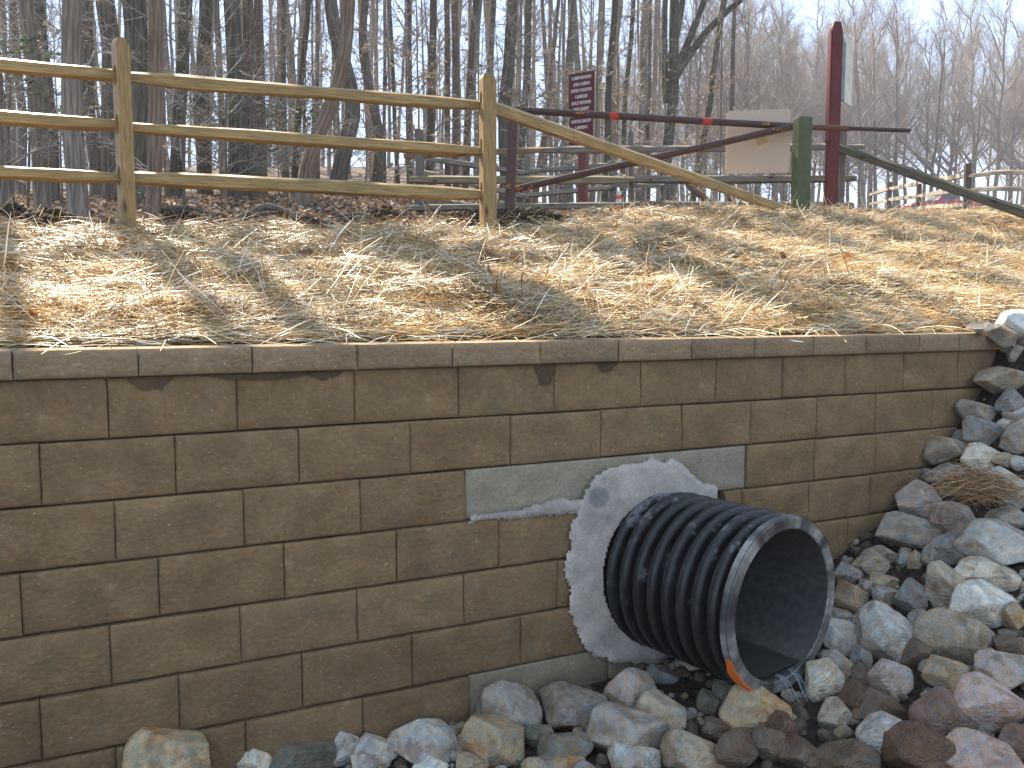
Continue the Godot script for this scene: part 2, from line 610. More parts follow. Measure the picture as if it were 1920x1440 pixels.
func build_mortar(wall: Node3D, ps: float, py: float) -> void:
	# outline on the wall's face, (s, height)
	var outline := PackedVector2Array([Vector2(1.693, 0.591), Vector2(1.712, 0.679), Vector2(1.758, 0.749), Vector2(1.740, 0.796), Vector2(1.783, 0.859), Vector2(1.877, 0.911), Vector2(2.011, 0.945), Vector2(2.137, 0.954), Vector2(2.263, 0.925), Vector2(2.378, 0.852), Vector2(2.482, 0.795), Vector2(2.490, 0.733), Vector2(2.643, 0.571), Vector2(2.642, 0.197), Vector2(2.326, 0.058), Vector2(2.081, 0.072), Vector2(1.811, 0.124), Vector2(1.775, 0.191), Vector2(1.737, 0.277), Vector2(1.697, 0.350), Vector2(1.709, 0.459), Vector2(1.678, 0.529)])
	var strip := PackedVector2Array([Vector2(1.263, 0.807), Vector2(1.452, 0.803), Vector2(1.646, 0.827), Vector2(1.772, 0.815), Vector2(1.783, 0.754), Vector2(1.669, 0.757), Vector2(1.450, 0.760), Vector2(1.261, 0.762)])
	for part in [[outline, "mortar_collar", Color(0.67, 0.585, 0.475)], [strip, "mortar_band", Color(0.56, 0.50, 0.41)]]:
		var pg: PackedVector2Array = part[0]
		var b := MB.new()
		var lo := pg[0]
		var hi := pg[0]
		for p in pg:
			lo = lo.min(p)
			hi = hi.max(p)
		var step := 0.008
		lo -= Vector2.ONE * 0.03
		hi += Vector2.ONE * 0.03
		var nx := int((hi.x - lo.x) / step)
		var ny := int((hi.y - lo.y) / step)
		var hs := PackedFloat32Array()
		for j in ny + 1:
			for k in nx + 1:
				var p := lo + Vector2(k, j) * step
				var d := 1e9
				for e in pg.size():
					d = minf(d, p.distance_to(Geometry2D.get_closest_point_to_segment(p, pg[e], pg[(e + 1) % pg.size()])))
				if not Geometry2D.is_point_in_polygon(p, pg):
					d = -d
				d += fine.get_noise_2d(p.x * 18.0, p.y * 18.0) * (0.034 if part[1] == "mortar_collar" else 0.012) + fine.get_noise_2d(p.x * 230.0, p.y * 230.0) * 0.007
				if part[1] == "mortar_collar" and p.distance_to(Vector2(ps, py)) < 0.335:
					d = -1.0
				var course := clampf((CAP_BOTTOM - p.y) / COURSE, 0.0, 7.5)
				var face := 0.0143 * course
				hs.append(-9.0 if d < 0.0 else face + minf(d * 0.5, 0.012) + 0.004 + 0.004 * fine.get_noise_2d(p.x * 16.0, p.y * 16.0) + 0.001 * fine.get_noise_2d(p.x * 90.0 + 7.0, p.y * 90.0))
		var w := nx + 1
		for j in ny + 1:
			for k in w:
				var q := j * w + k
				var z := hs[q]
				var zx := hs[q + (1 if k < nx else 0)]
				var zy := hs[q + (w if j < ny else 0)]
				var dx := 0.0 if z < -1.0 or zx < -1.0 else zx - z
				var dy := 0.0 if z < -1.0 or zy < -1.0 else zy - z
				var p := lo + Vector2(k, j) * step
				var tone := 1.0 + 0.26 * fine.get_noise_2d(p.x * 5.0 + 5.0, p.y * 9.0) + 0.12 * fine.get_noise_2d(p.x * 40.0, p.y * 40.0)
				var col: Color = part[2] * tone
				# the greyer, still damp thumb-mark left of the crown
				var thumb := Vector2((p.x - 1.854) / 0.055, (p.y - 0.814) / 0.045).length()
				if part[1] == "mortar_collar":
					col = col.lerp(Color(0.36, 0.35, 0.32), smooth(1.1, 0.75, thumb))
				b.vert(Vector3(p.x, p.y, z), Vector3(-dx, -dy, step).normalized(), Vector2.ZERO, Color(col.r, col.g, col.b))
		for j in ny:
			for k in nx:
				var q := j * w + k
				if minf(minf(hs[q], hs[q + 1]), minf(hs[q + w], hs[q + w + 1])) > -1.0:
					b.tri(q, q + w, q + 1)
					b.tri(q + 1, q + w, q + w + 1)
		obj(part[1], b.mesh(), M.mortar, wall)


# ---------------------------------------------------------------- the culvert pipe
func build_pipe() -> void:
	var base := Vector3(0.6546, EYE - 1.139, -3.7253)
	var ax := Vector3(sin(0.654), 0.0, cos(0.654))
	var t := thing("culvert_pipe", "black corrugated plastic drain pipe jutting from the block wall", "pipe", base)
	var side := Vector3.UP.cross(ax).normalized()
	var at := func(x: float, r: float, a: float) -> Vector3:
		return ax * x + (side * cos(a) + Vector3.UP * sin(a)) * r
	var black := Color(0.012, 0.0125, 0.013)
	var length := 0.651
	var pitch := 0.0768
	var sides := 160
	# outer wall: rounded ribs and narrow valleys
	var outer := func(x: float) -> float:
		var q := fposmod((x - length) / pitch, 1.0)
		var d := absf(q - 0.5) * 2.0     # 0 in the valley, 1 on the rib
		return 0.300 + 0.047 * pow(sin(clampf((d - 0.2) / 0.68, 0.0, 1.0) * PI / 2.0), 0.65)
	var b := MB.new()
	var x := -0.3
	var xs := []
	while x < length - 0.0001:
		xs.append(x)
		x += pitch / 16.0
	xs.append(length)
	for k in xs.size():
		var r: float = outer.call(xs[k])
		var slope: float = (outer.call(xs[k] + 0.001) - outer.call(xs[k] - 0.001)) / 0.002
		if k == xs.size() - 1:
			slope = 0.0
		for j in sides + 1:
			var a := TAU * j / sides
			var p: Vector3 = at.call(xs[k], r, a)
			var radial := side * cos(a) + Vector3.UP * sin(a)
			# splashed mortar and dust on the crown and near the wall
			var dust := clampf(fine.get_noise_3d(p.x * 34.0, p.y * 34.0, p.z * 34.0) * 4.0 + fine.get_noise_3d(p.x * 150.0, p.y * 150.0, p.z * 150.0) * 2.8 - 2.8 + 1.0 * sin(a) + 2.3 * smooth(0.26, 0.0, xs[k]) * (0.4 + 0.6 * sin(a)), 0.0, 0.7)
			var scuff := clampf(fine.get_noise_3d(a * 9.0, xs[k] * 130.0, 3.0) - 0.25, 0.0, 0.3)
			var crest := smooth(0.335, 0.347, r)
			var col := black.lerp(Color(0.10, 0.095, 0.085), crest * 0.35).lerp(Color(0.34, 0.34, 0.33), dust * 0.8).lerp(Color(0.2, 0.2, 0.19), scuff * 0.5)
			b.vert(p, (radial - ax * slope).normalized(), Vector2.ZERO, col)
	for k in xs.size() - 1:
		for j in sides:
			var q := k * (sides + 1) + j
			b.tri(q, q + 1, q + sides + 1)
			b.tri(q + 1, q + sides + 2, q + sides + 1)
	obj("corrugated_shell", b.mesh(), M.plastic, t)
	# smooth liner with faint rings
	var lb := MB.new()
	var nl := 180
	for k in nl + 1:
		var xx := lerpf(length, -1.1, float(k) / nl)
		for j in sides + 1:
			var a := TAU * j / sides
			var r := 0.2965 + 0.0016 * cos(xx / pitch * TAU)
			var silt := smooth(-0.55, -0.9, sin(a)) * 0.6
			var streak := clampf(fine.get_noise_2d(a * 30.0, xx * 5.0) - 0.2, 0.0, 0.4)
			lb.vert(at.call(xx, r, a), -(side * cos(a) + Vector3.UP * sin(a)), Vector2.ZERO, Color(0.135, 0.130, 0.122).lerp(Color(0.2, 0.18, 0.15), silt).lerp(Color(0.3, 0.3, 0.28), streak * 0.35))
	for k in nl:
		for j in sides:
			var q := k * (sides + 1) + j
			lb.tri(q, q + 1, q + sides + 1)
			lb.tri(q + 1, q + sides + 2, q + sides + 1)
	obj("smooth_liner", lb.mesh(), M.plastic, t)
	# cut rim, pale with dust
	var rb := MB.new()
	for j in sides + 1:
		var a := TAU * j / sides
		var g := 0.5 + 0.6 * fine.get_noise_2d(cos(a) * 9.0, sin(a) * 9.0) + 0.12 * fine.get_noise_2d(cos(a) * 60.0, sin(a) * 60.0)
		var col := Color(0.06, 0.06, 0.058).lerp(Color(0.52, 0.49, 0.42), clampf(g * 1.6 - 0.3, 0.05, 1.0))
		for q in [[-0.002, 0.2955, 0.3], [0.004, 0.304, 0.8], [0.0055, 0.322, 1.0], [0.0045, 0.340, 0.9], [-0.004, 0.3475, 0.3], [-0.03, 0.348, 0.0]]:
			var radial := side * cos(a) + Vector3.UP * sin(a)
			var sgn := -1.0 if q[1] < 0.30 else 1.0
			rb.vert(at.call(length + q[0], q[1], a), (ax * q[2] + radial * sgn * (1.0 - q[2])).normalized(), Vector2.ZERO, col)
	for j in sides:
		for q in 5:
			var e := j * 6 + q
			rb.tri(e, e + 1, e + 6)
			rb.tri(e + 1, e + 7, e + 6)
	obj("cut_rim", rb.mesh(), M.plastic, t)
	# orange spray mark on the lower left of the rim
	var ob := MB.new()
	var n := 26
	for j in n + 1:
		var u := float(j) / n
		var a := lerpf(PI + 0.40, PI + 1.12, u)
		var wide := 0.042 * pow(sin(PI * clampf(u * 0.9 + 0.08, 0.0, 1.0)), 0.8) + 0.004 * fine.get_noise_1d(u * 90.0)
		for q in [0.0, 1.0]:
			var radial := side * cos(a) + Vector3.UP * sin(a)
			ob.vert(at.call(length - wide + q * (wide + 0.001), 0.3506, a), radial, Vector2.ZERO, Color(0.85, 0.19, 0.03))
		ob.vert(at.call(length + 0.0072, 0.3500 - 0.4 * wide * u, a), ax, Vector2.ZERO, Color(0.85, 0.2, 0.04))
	for j in n:
		for q in 2:
			var e := j * 3 + q
			ob.tri(e, e + 1, e + 3)
			ob.tri(e + 1, e + 4, e + 3)
	obj("orange_paint_mark", ob.mesh(), M.plain, t)
	# water lying in the bottom of the pipe
	var wb := MB.new()
	var level := -0.262
	var hw := sqrt(0.301 * 0.301 - level * level) - 0.002
	var c := func(xx: float, q: float) -> Vector3:
		return ax * xx + side * q + Vector3.UP * level
	wb.poly([c.call(-1.0, -hw), c.call(length - 0.01, -hw), c.call(length - 0.01, hw), c.call(-1.0, hw)], Vector3(0, -1, 0), Color(0.05, 0.045, 0.04))
	var wm := mat(Color.WHITE, 0.06)
	obj("water_film", wb.mesh(), wm, t)
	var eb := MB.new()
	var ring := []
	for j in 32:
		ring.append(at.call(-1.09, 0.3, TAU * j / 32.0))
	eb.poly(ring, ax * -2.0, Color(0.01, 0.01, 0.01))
	obj("dark_bend", eb.mesh(), M.plain, t)
	# the water that falls from the lip
	var lip: Vector3 = base + ax * (length + 0.006) + Vector3.UP * -0.262
	var fb := MB.new()
	for k in 12:
		var q := rng.randf_range(-0.06, 0.055)
		var speed := rng.randf_range(0.55, 0.85)
		var pts := []
		var rad := []
		var drop := rng.randf_range(0.24, 0.30)
		var wob := rng.randf() * 9.0
		for e in 15:
			var u := float(e) / 14.0
			var tm := u * sqrt(2.0 * drop / 9.81)
			var squeeze := lerpf(1.0, 0.45, u)
			var p: Vector3 = lip + side * (q * squeeze + 0.006 * sin(u * 9.0 + wob)) + ax * speed * tm + Vector3.DOWN * (0.5 * 9.81 * tm * tm)
			pts.append(p)
			rad.append(rng.randf_range(0.0010, 0.0026) * (1.0 - 0.3 * u))
		fb.tube(pts, rad, 6, Color.WHITE, true)
	for k in 40:
		var p2: Vector3 = lip + ax * rng.randf_range(0.05, 0.22) + side * rng.randf_range(-0.1, 0.1) + Vector3.DOWN * rng.randf_range(0.2, 0.3)
		fb.tube([p2, p2 + Vector3(0.002, 0.004, 0.001), p2 + Vector3(0.003, 0.008, 0)], [0.001, rng.randf_range(0.002, 0.004), 0.001], 5, Color.WHITE, true)
	var fw := obj("falling_water", fb.mesh(), M.water)
	tag(fw, "clear thin stream of water falling from the pipe's lower lip onto stones", "", "", "structure")


# ---------------------------------------------------------------- stones
var ico_v := []
var ico_i := []


func make_ico(levels: int) -> void:
	var g := (1.0 + sqrt(5.0)) / 2.0
	var vs := PackedVector3Array()
	for q in [[-1, g, 0], [1, g, 0], [-1, -g, 0], [1, -g, 0], [0, -1, g], [0, 1, g], [0, -1, -g], [0, 1, -g], [g, 0, -1], [g, 0, 1], [-g, 0, -1], [-g, 0, 1]]:
		vs.append(Vector3(q[0], q[1], q[2]).normalized())
	var f := PackedInt32Array([0, 11, 5, 0, 5, 1, 0, 1, 7, 0, 7, 10, 0, 10, 11, 1, 5, 9, 5, 11, 4, 11, 10, 2, 10, 7, 6, 7, 1, 8, 3, 9, 4, 3, 4, 2, 3, 2, 6, 3, 6, 8, 3, 8, 9, 4, 9, 5, 2, 4, 11, 6, 2, 10, 8, 6, 7, 9, 8, 1])
	ico_v.append(vs.duplicate())
	ico_i.append(f.duplicate())
	for l in levels:
		var cache := {}
		var f2 := PackedInt32Array()
		for k in range(0, f.size(), 3):
			var m := []
			for e in 3:
				var a := f[k + e]
				var b := f[k + (e + 1) % 3]
				var key := mini(a, b) * 100000 + maxi(a, b)
				if not cache.has(key):
					cache[key] = vs.size()
					vs.append((vs[a] + vs[b]).normalized())
				m.append(cache[key])
			f2.append_array(PackedInt32Array([f[k], m[0], m[2], f[k + 1], m[1], m[0], f[k + 2], m[2], m[1], m[0], m[1], m[2]]))
		f = f2
		ico_v.append(vs.duplicate())
		ico_i.append(f.duplicate())


const TONES := [
	[Color(0.62, 0.61, 0.59), Color(0.50, 0.47, 0.42)], [Color(0.52, 0.49, 0.43), Color(0.40, 0.33, 0.24)], [Color(0.36, 0.325, 0.27), Color(0.27, 0.20, 0.13)],
	[Color(0.26, 0.275, 0.31), Color(0.20, 0.19, 0.19)], [Color(0.38, 0.40, 0.44), Color(0.30, 0.28, 0.26)], [Color(0.33, 0.32, 0.30), Color(0.26, 0.22, 0.17)],
	[Color(0.38, 0.32, 0.23), Color(0.36, 0.20, 0.07)], [Color(0.40, 0.355, 0.335), Color(0.33, 0.25, 0.22)], [Color(0.16, 0.10, 0.07), Color(0.20, 0.115, 0.07)],
	[Color(0.20, 0.155, 0.12), Color(0.14, 0.09, 0.06)], [Color(0.43, 0.355, 0.335), Color(0.38, 0.27, 0.24)], [Color(0.29, 0.215, 0.195), Color(0.25, 0.15, 0.12)],
	[Color(0.19, 0.185, 0.165), Color(0.12, 0.115, 0.085)]]


# an angular quarried stone: a lump cut by planes, its edges worn a little
func rock_mesh(level: int, half: Vector3, tone: int, r: RandomNumberGenerator) -> ArrayMesh:
	var dirs: PackedVector3Array = ico_v[level]
	var planes := []
	var count := 8 + r.randi() % 4
	for k in count:
		var y := 1.0 - 2.0 * (k + 0.5) / count
		var a := k * 2.399 + r.randf_range(-0.5, 0.5)
		var q := sqrt(1.0 - y * y)
		var nn := (Vector3(cos(a) * q, y, sin(a) * q) + Vector3(r.randf_range(-1, 1), r.randf_range(-1, 1), r.randf_range(-1, 1)) * 0.28).normalized()
		planes.append([nn, r.randf_range(0.68, 1.0)])
	var turn := Basis.from_euler(Vector3(r.randf() * TAU, r.randf() * TAU, r.randf() * TAU))
	var off := r.randf() * 500.0
	var pts := PackedVector3Array()
	var lo := Vector3.ONE * 9.0
	var hi := Vector3.ONE * -9.0
	for d0 in dirs:
		var d := turn * d0
		var best := 1.25
		var second := 1.25
		for p in planes:
			var k: float = d.dot(p[0])
			if k > 0.05:
				var q: float = p[1] / k
				if q < best:
					second = best
					best = q
				elif q < second:
					second = q
		var gap := second - best
		var rad := best - 0.013 * exp(-gap * 28.0)
		rad += fine.get_noise_3d(d.x * 9.0 + off, d.y * 9.0, d.z * 9.0) * 0.016 + fine.get_noise_3d(d.x * 28.0 + off, d.y * 28.0, d.z * 28.0) * 0.014
		var p3 := d * rad
		pts.append(p3)
		lo = lo.min(p3)
		hi = hi.max(p3)
	var mid := (lo + hi) / 2.0
	var k3 := half * 2.0 / (hi - lo)
	var normals := PackedVector3Array()
	normals.resize(pts.size())
	for k in pts.size():
		pts[k] = (pts[k] - mid) * k3
	var f: PackedInt32Array = ico_i[level]
	for k in range(0, f.size(), 3):
		var nn := (pts[f[k + 1]] - pts[f[k]]).cross(pts[f[k + 2]] - pts[f[k]])
		for e in 3:
			normals[f[k + e]] += nn
	var b := MB.new()
	var ca: Color = TONES[tone][0]
	var cb: Color = TONES[tone][1]
	var bright := r.randf_range(0.9, 1.1) * (1.7 if tone in [0, 1, 4] else 1.5 if tone != 8 and tone != 9 and tone != 11 else 1.05)
	ca = Color(ca.r * 1.10, ca.g, ca.b * 0.84)
	cb = Color(cb.r * 1.08, cb.g, cb.b * 0.86)
	if tone == 3 or tone == 4:
		ca = Color(ca.r * 1.04, ca.g * 1.01, ca.b * 0.90)
	for k in pts.size():
		var p := pts[k]
		var nn := normals[k].normalized()
		if nn.dot(p) < 0.0:
			nn = -nn
		var s := smooth(0.0, 0.55, fine.get_noise_3d(p.x * 22.0 + off, p.y * 22.0, p.z * 22.0) + 0.3 * fine.get_noise_3d(p.x * 160.0, p.y * 160.0 + off, p.z * 160.0))
		var band := 0.0
		if tone == 11:
			band = 0.5 + 0.5 * sin((p.y + 0.3 * p.x) * 260.0 + 4.0 * fine.get_noise_3d(p.x * 40.0, p.y * 40.0, p.z * 40.0))
			s = maxf(s, band * 0.8)
		var col := ca.lerp(cb, s)
		var dirt := smooth(0.12, 0.4, fine.get_noise_3d(p.x * 30.0 + off * 2.0, p.y * 30.0 + 60.0, p.z * 30.0) + 0.5 * fine.get_noise_3d(p.x * 120.0 + off, p.y * 120.0, p.z * 120.0))
		col = col.lerp(Color(0.20, 0.145, 0.095), dirt * 0.55)
		if tone == 12:
			col = col.lerp(Color(0.13, 0.14, 0.07), 0.5 * smooth(0.1, 0.4, fine.get_noise_3d(p.x * 90.0, off + p.y * 90.0, p.z * 90.0)))
		b.vert(p, nn, Vector2.ZERO, Color(col.r * bright, col.g * bright, col.b * bright))
	b.i = f
	return b.mesh()


func build_stones() -> void:
	# label, middle (x, y, z), half width, half height, tone
	var rows := [
		["sunlit white stone topmost at the right end of the wall", 2.726, 1.530, -4.627, 0.092, 0.066, 0],
		["low cream stone on the straw just behind the wall's end", 2.491, 1.500, -4.549, 0.065, 0.034, 1],
		["grey stone with a round hollow beside the end of the cap row", 2.628, 1.465, -4.586, 0.072, 0.060, 5],
		["small bright white stone below the topmost sunlit stone", 2.773, 1.433, -4.678, 0.064, 0.041, 0],
		["half sunlit stone above the long tan stone at the wall's end", 2.740, 1.345, -4.630, 0.072, 0.070, 5],
		["long flat tan stone wedged against the upper wall end", 2.639, 1.225, -4.535, 0.154, 0.071, 2],
		["blue grey block of stone under the long tan stone", 2.583, 1.123, -4.390, 0.069, 0.075, 3],
		["pointed beige grey stone leaning on the second course", 2.458, 1.055, -4.495, 0.099, 0.068, 5],
		["split blue grey stone below the pointed one at the wall", 2.420, 0.975, -4.357, 0.088, 0.077, 3],
		["rough grey stone at the right edge above the straw tuft", 2.496, 0.972, -4.191, 0.066, 0.077, 5],
		["small upright slate chip behind the round beige stone", 2.349, 0.928, -4.433, 0.045, 0.045, 3],
		["round beige stone touching the third wall course", 2.262, 0.872, -4.393, 0.114, 0.075, 2],
		["pale slanting stone directly above the straw tuft", 2.357, 0.867, -4.227, 0.096, 0.069, 1],
		["thin ochre stone right of the pale slanting stone", 2.422, 0.865, -4.132, 0.065, 0.037, 6],
		["small bluish white stone at the right edge beside the ochre one", 2.451, 0.861, -4.066, 0.044, 0.036, 4],
		["mottled grey stone under the round beige stone", 2.197, 0.760, -4.288, 0.090, 0.065, 5],
		["mossy tan stone half under the straw tuft", 2.258, 0.764, -4.203, 0.061, 0.048, 2],
		["bluish stone behind the right side of the straw tuft", 2.360, 0.783, -4.004, 0.086, 0.069, 4],
		["blocky pinkish grey stone against the fourth wall course", 2.051, 0.648, -4.223, 0.110, 0.094, 7],
		["blue stone right of the straw tuft", 2.338, 0.721, -3.913, 0.067, 0.052, 4],
		["smooth pinkish stone directly below the straw tuft", 2.099, 0.611, -3.999, 0.102, 0.076, 7],
		["dark grey slab behind the biggest blue white stone", 2.256, 0.640, -3.821, 0.090, 0.068, 5],
		["long knobbly grey stone against the fifth wall course", 1.911, 0.538, -4.028, 0.139, 0.082, 5],
		["biggest flat topped blue white stone on the slope", 2.127, 0.574, -3.684, 0.155, 0.103, 4],
		["dark slanting slab left of the biggest blue white stone", 1.998, 0.519, -3.800, 0.099, 0.070, 3],
		["square beige stone beside the mouth of the pipe", 1.686, 0.409, -3.926, 0.083, 0.068, 2],
		["pale stone behind the square beige stone", 1.760, 0.436, -3.958, 0.058, 0.048, 7],
		["small egg shaped upright grey stone left of the dark slab", 1.908, 0.474, -3.786, 0.048, 0.063, 5],
		["small ochre stone beside the egg shaped grey stone", 1.859, 0.453, -3.839, 0.037, 0.044, 6],
		["small greenish grey stone left of the small ochre stone", 1.824, 0.447, -3.884, 0.035, 0.047, 3],
		["flat white slab under the biggest blue white stone", 2.035, 0.479, -3.566, 0.123, 0.059, 1],
		["tall grey beige stone left of the flat white slab", 1.854, 0.424, -3.541, 0.084, 0.104, 2],
		["large jagged white stone below the flat white slab", 1.906, 0.405, -3.358, 0.116, 0.101, 0],
		["brown banded stone touching the right rim of the pipe", 1.520, 0.307, -3.736, 0.074, 0.074, 6],
		["dark blue grey stone behind the rim of the pipe", 1.579, 0.356, -3.916, 0.065, 0.053, 3],
		["small reddish stone right of the brown banded stone", 1.607, 0.333, -3.764, 0.043, 0.051, 7],
		["small tan stone under the square beige stone", 1.682, 0.361, -3.766, 0.060, 0.046, 6],
		["purplish slab standing left of the tall grey beige stone", 1.727, 0.366, -3.601, 0.065, 0.076, 3],
		["dark mottled stone under the small tan stone", 1.652, 0.333, -3.668, 0.059, 0.047, 5],
		["brown cracked stone right of the large jagged white stone", 1.983, 0.395, -3.272, 0.057, 0.055, 6],
		["large blue grey stone with a flat triangular face", 1.516, 0.281, -3.363, 0.106, 0.123, 4],
		["large round tan stone with a dished top", 1.734, 0.317, -3.250, 0.140, 0.111, 2],
		["small grey stone between the blue grey and round tan stones", 1.699, 0.307, -3.435, 0.055, 0.053, 5],
		["rounded blue grey stone right of the pipe's lower rim", 1.381, 0.232, -3.459, 0.080, 0.071, 4],
		["dark stone behind the rounded blue grey stone", 1.437, 0.247, -3.641, 0.061, 0.042, 5],
		["small pale stone behind the flat triangular face", 1.510, 0.258, -3.591, 0.035, 0.039, 4],
		["angular grey stone under the rounded blue grey stone", 1.293, 0.187, -3.274, 0.070, 0.059, 5],
		["small dark blue stone below the flat triangular face", 1.392, 0.209, -3.296, 0.043, 0.053, 3],
		["pale pitted stone beside the falling water", 1.211, 0.173, -3.183, 0.072, 0.084, 1],
		["pale tan knob of stone under the pitted one", 1.174, 0.132, -2.983, 0.056, 0.058, 2],
		["rust brown stone right of the pale pitted stone", 1.260, 0.161, -3.041, 0.065, 0.067, 8],
		["brownish grey stone above the rust brown stone", 1.351, 0.187, -3.144, 0.055, 0.059, 9],
		["pinkish wedge of stone below the flat triangular face", 1.423, 0.210, -3.110, 0.078, 0.076, 7],
		["yellow tan stone with a pale top under the round tan stone", 1.620, 0.239, -3.078, 0.078, 0.060, 6],
		["pale lilac stone at the right above the big pink stone", 1.776, 0.277, -3.001, 0.085, 0.080, 7],
		["big pink stone near the lower right corner", 1.646, 0.240, -2.842, 0.116, 0.094, 10],
		["red striped stone left of the big pink stone", 1.481, 0.202, -2.819, 0.103, 0.093, 11],
		["white blue stone half hidden by the dark red slab", 1.283, 0.147, -2.829, 0.085, 0.075, 4],
		["dark red brown slab at the bottom of the pile", 1.338, 0.154, -2.709, 0.118, 0.085, 8],
		["pale pink stone cut by the bottom edge at the right", 1.504, 0.169, -2.620, 0.140, 0.067, 10],
		["dark reddish stone under the left side of the round tan stone", 1.610, 0.254, -3.240, 0.067, 0.059, 9],
		["orange tan stone between the striped and big pink stones", 1.588, 0.206, -2.929, 0.049, 0.044, 6],
		["flat brown stone at the right edge above the lilac stone", 1.895, 0.324, -3.141, 0.057, 0.043, 9],
		["dark brown stone in front of the pinkish wedge", 1.319, 0.161, -2.966, 0.090, 0.062, 9],
		["wet dark brown stone at the foot of the falling water", 1.126, 0.096, -2.739, 0.100, 0.057, 9],
		["wet brown stone left of where the water lands", 1.005, 0.075, -2.813, 0.084, 0.051, 9],
		["dark red stone at the lower right corner", 1.633, 0.196, -2.652, 0.052, 0.060, 11],
		["leftmost tan beige stone at the foot of the wall", -1.156, 0.120, -2.736, 0.127, 0.093, 6],
		["small pointed pale stone second from the left by the wall", -0.915, 0.014, -2.897, 0.068, 0.051, 1],
		["low bluish stone between the two leftmost wall stones", -0.997, -0.016, -2.880, 0.070, 0.028, 4],
		["mossy dark grey stone at the foot of the wall", -0.755, -0.015, -2.950, 0.117, 0.073, 12],
		["narrow blue grey stone beside the mossy one", -0.608, -0.013, -2.990, 0.051, 0.070, 4],
		["blue grey stone sloping down to the right by the wall", -0.502, -0.016, -3.010, 0.084, 0.057, 4],
		["low pale stone at the bottom edge before the sloping one", -0.503, -0.028, -2.929, 0.071, 0.038, 4],
		["big smooth pale grey stone against the lowest wall course", -0.331, 0.005, -3.022, 0.134, 0.083, 4],
		["white stone at the bottom edge below the big smooth one", -0.293, -0.024, -2.914, 0.065, 0.036, 0],
		["ochre stained grey stone beside the big smooth one", -0.074, 0.017, -3.003, 0.112, 0.094, 6],
		["tall angular grey stone leaning on the concrete base block", -0.015, 0.036, -3.206, 0.127, 0.117, 5],
		["grey slab with mortar crumbs below the concrete base block", 0.242, 0.028, -3.240, 0.137, 0.084, 5],
		["pinkish brown stone under the back of the pipe", 0.486, 0.063, -3.333, 0.108, 0.089, 7],
		["upright pale brown stone below the pipe", 0.561, 0.062, -3.118, 0.093, 0.091, 2],
		["large slanting grey stone with a brown lower corner", 0.427, 0.042, -3.025, 0.146, 0.091, 5],
		["dark rounded stone in front of the grey slab", 0.193, 0.013, -2.968, 0.099, 0.070, 12],
		["pointed blue stone at the bottom edge", 0.430, 0.015, -2.888, 0.092, 0.055, 4],
		["beige triangular stone at the bottom edge", 0.636, 0.046, -2.870, 0.110, 0.069, 2],
		["sharp upright brown grey stone below the ochre one", 0.784, 0.070, -2.862, 0.073, 0.082, 9],
		["broad ochre topped stone under the pipe's lower lip", 0.917, 0.101, -3.086, 0.124, 0.082, 6],
		["dark broken stone left of the sharp upright one", 0.751, 0.055, -2.996, 0.053, 0.049, 9],
		["small dark stone deep under the pipe", 0.769, 0.069, -3.223, 0.044, 0.048, 12],
		["dark stone just under the pipe's belly", 0.856, 0.084, -3.255, 0.061, 0.049, 12],
		["low tan stone at the bottom edge in the middle", 0.184, -0.008, -2.901, 0.074, 0.034, 6],
		["low beige stone at the bottom edge below the ochre stained one", -0.141, -0.019, -2.920, 0.057, 0.034, 6],
		["dark reddish brown stone left of the falling water", 0.904, 0.075, -2.878, 0.062, 0.064, 9],
		["rusty wet stone behind the falling water", 0.969, 0.088, -2.944, 0.057, 0.067, 8],
		["small dark stone between the tall angular and dark rounded ones", 0.100, -0.002, -3.087, 0.056, 0.044, 12],
	]
	var r := RandomNumberGenerator.new()
	r.seed = 77
	var spots := []
	for q in rows:
		var w: float = q[4]
		var h: float = q[5]
		var half := Vector3(w * 1.06, h * 1.12, minf((w + h) * 0.55, w * 1.2))
		var m := rock_mesh(4 if maxf(w, h) > 0.05 else 3, half, q[6], r)
		var wet: bool = q[6] == 8 or (q[0] as String).contains("wet")
		var o := obj("stone", m, M.wet_rock if wet else M.rock)
		tag(o, q[0], "stone", "riprap stones at the foot of the wall")
		var p := Vector3(q[1], q[2] - h * 0.1, q[3])
		o.position = p
		o.rotation = Vector3(r.randf_range(-0.15, 0.15), atan2(-q[1], -q[3]) + r.randf_range(-0.1, 0.1), 0.0)
		spots.append(Vector3(q[1], maxf(w, h), q[3]))
	# smaller stones that fill the gaps and carry the pile on to both sides
	var kinds := []
	for k in 7:
		kinds.append(rock_mesh(3, Vector3(0.055, 0.042, 0.05) * r.randf_range(0.85, 1.2), [2, 5, 9, 12, 3, 7, 4][k], r))
	var done := 0
	for k in 1400:
		if done >= 95:
			break
		var s := r.randf_range(-1.0, 5.0)
		var t := -r.randf_range(0.06, 2.1)
		var p := at_wall(s, t)
		var free := true
		for q in spots:
			if Vector2(p.x - q.x, p.z - q.z).length() < q.y * 0.62:
				free = false
				break
		if not free or (p.z > -2.3):
			continue
		p.y = bed(s, t) + r.randf_range(-0.04, 0.005)
		var o := obj("small_stone", kinds[r.randi() % 7], M.rock)
		o.position = p
		o.rotation = Vector3(r.randf() * TAU, r.randf() * TAU, r.randf() * TAU)
		o.scale = Vector3.ONE * r.randf_range(0.6, 1.5)
		tag(o, "small broken stone lying in the gaps between the larger riprap stones", "stone", "small stones in the gaps of the riprap")
		spots.append(Vector3(p.x, 0.05, p.z))
		done += 1
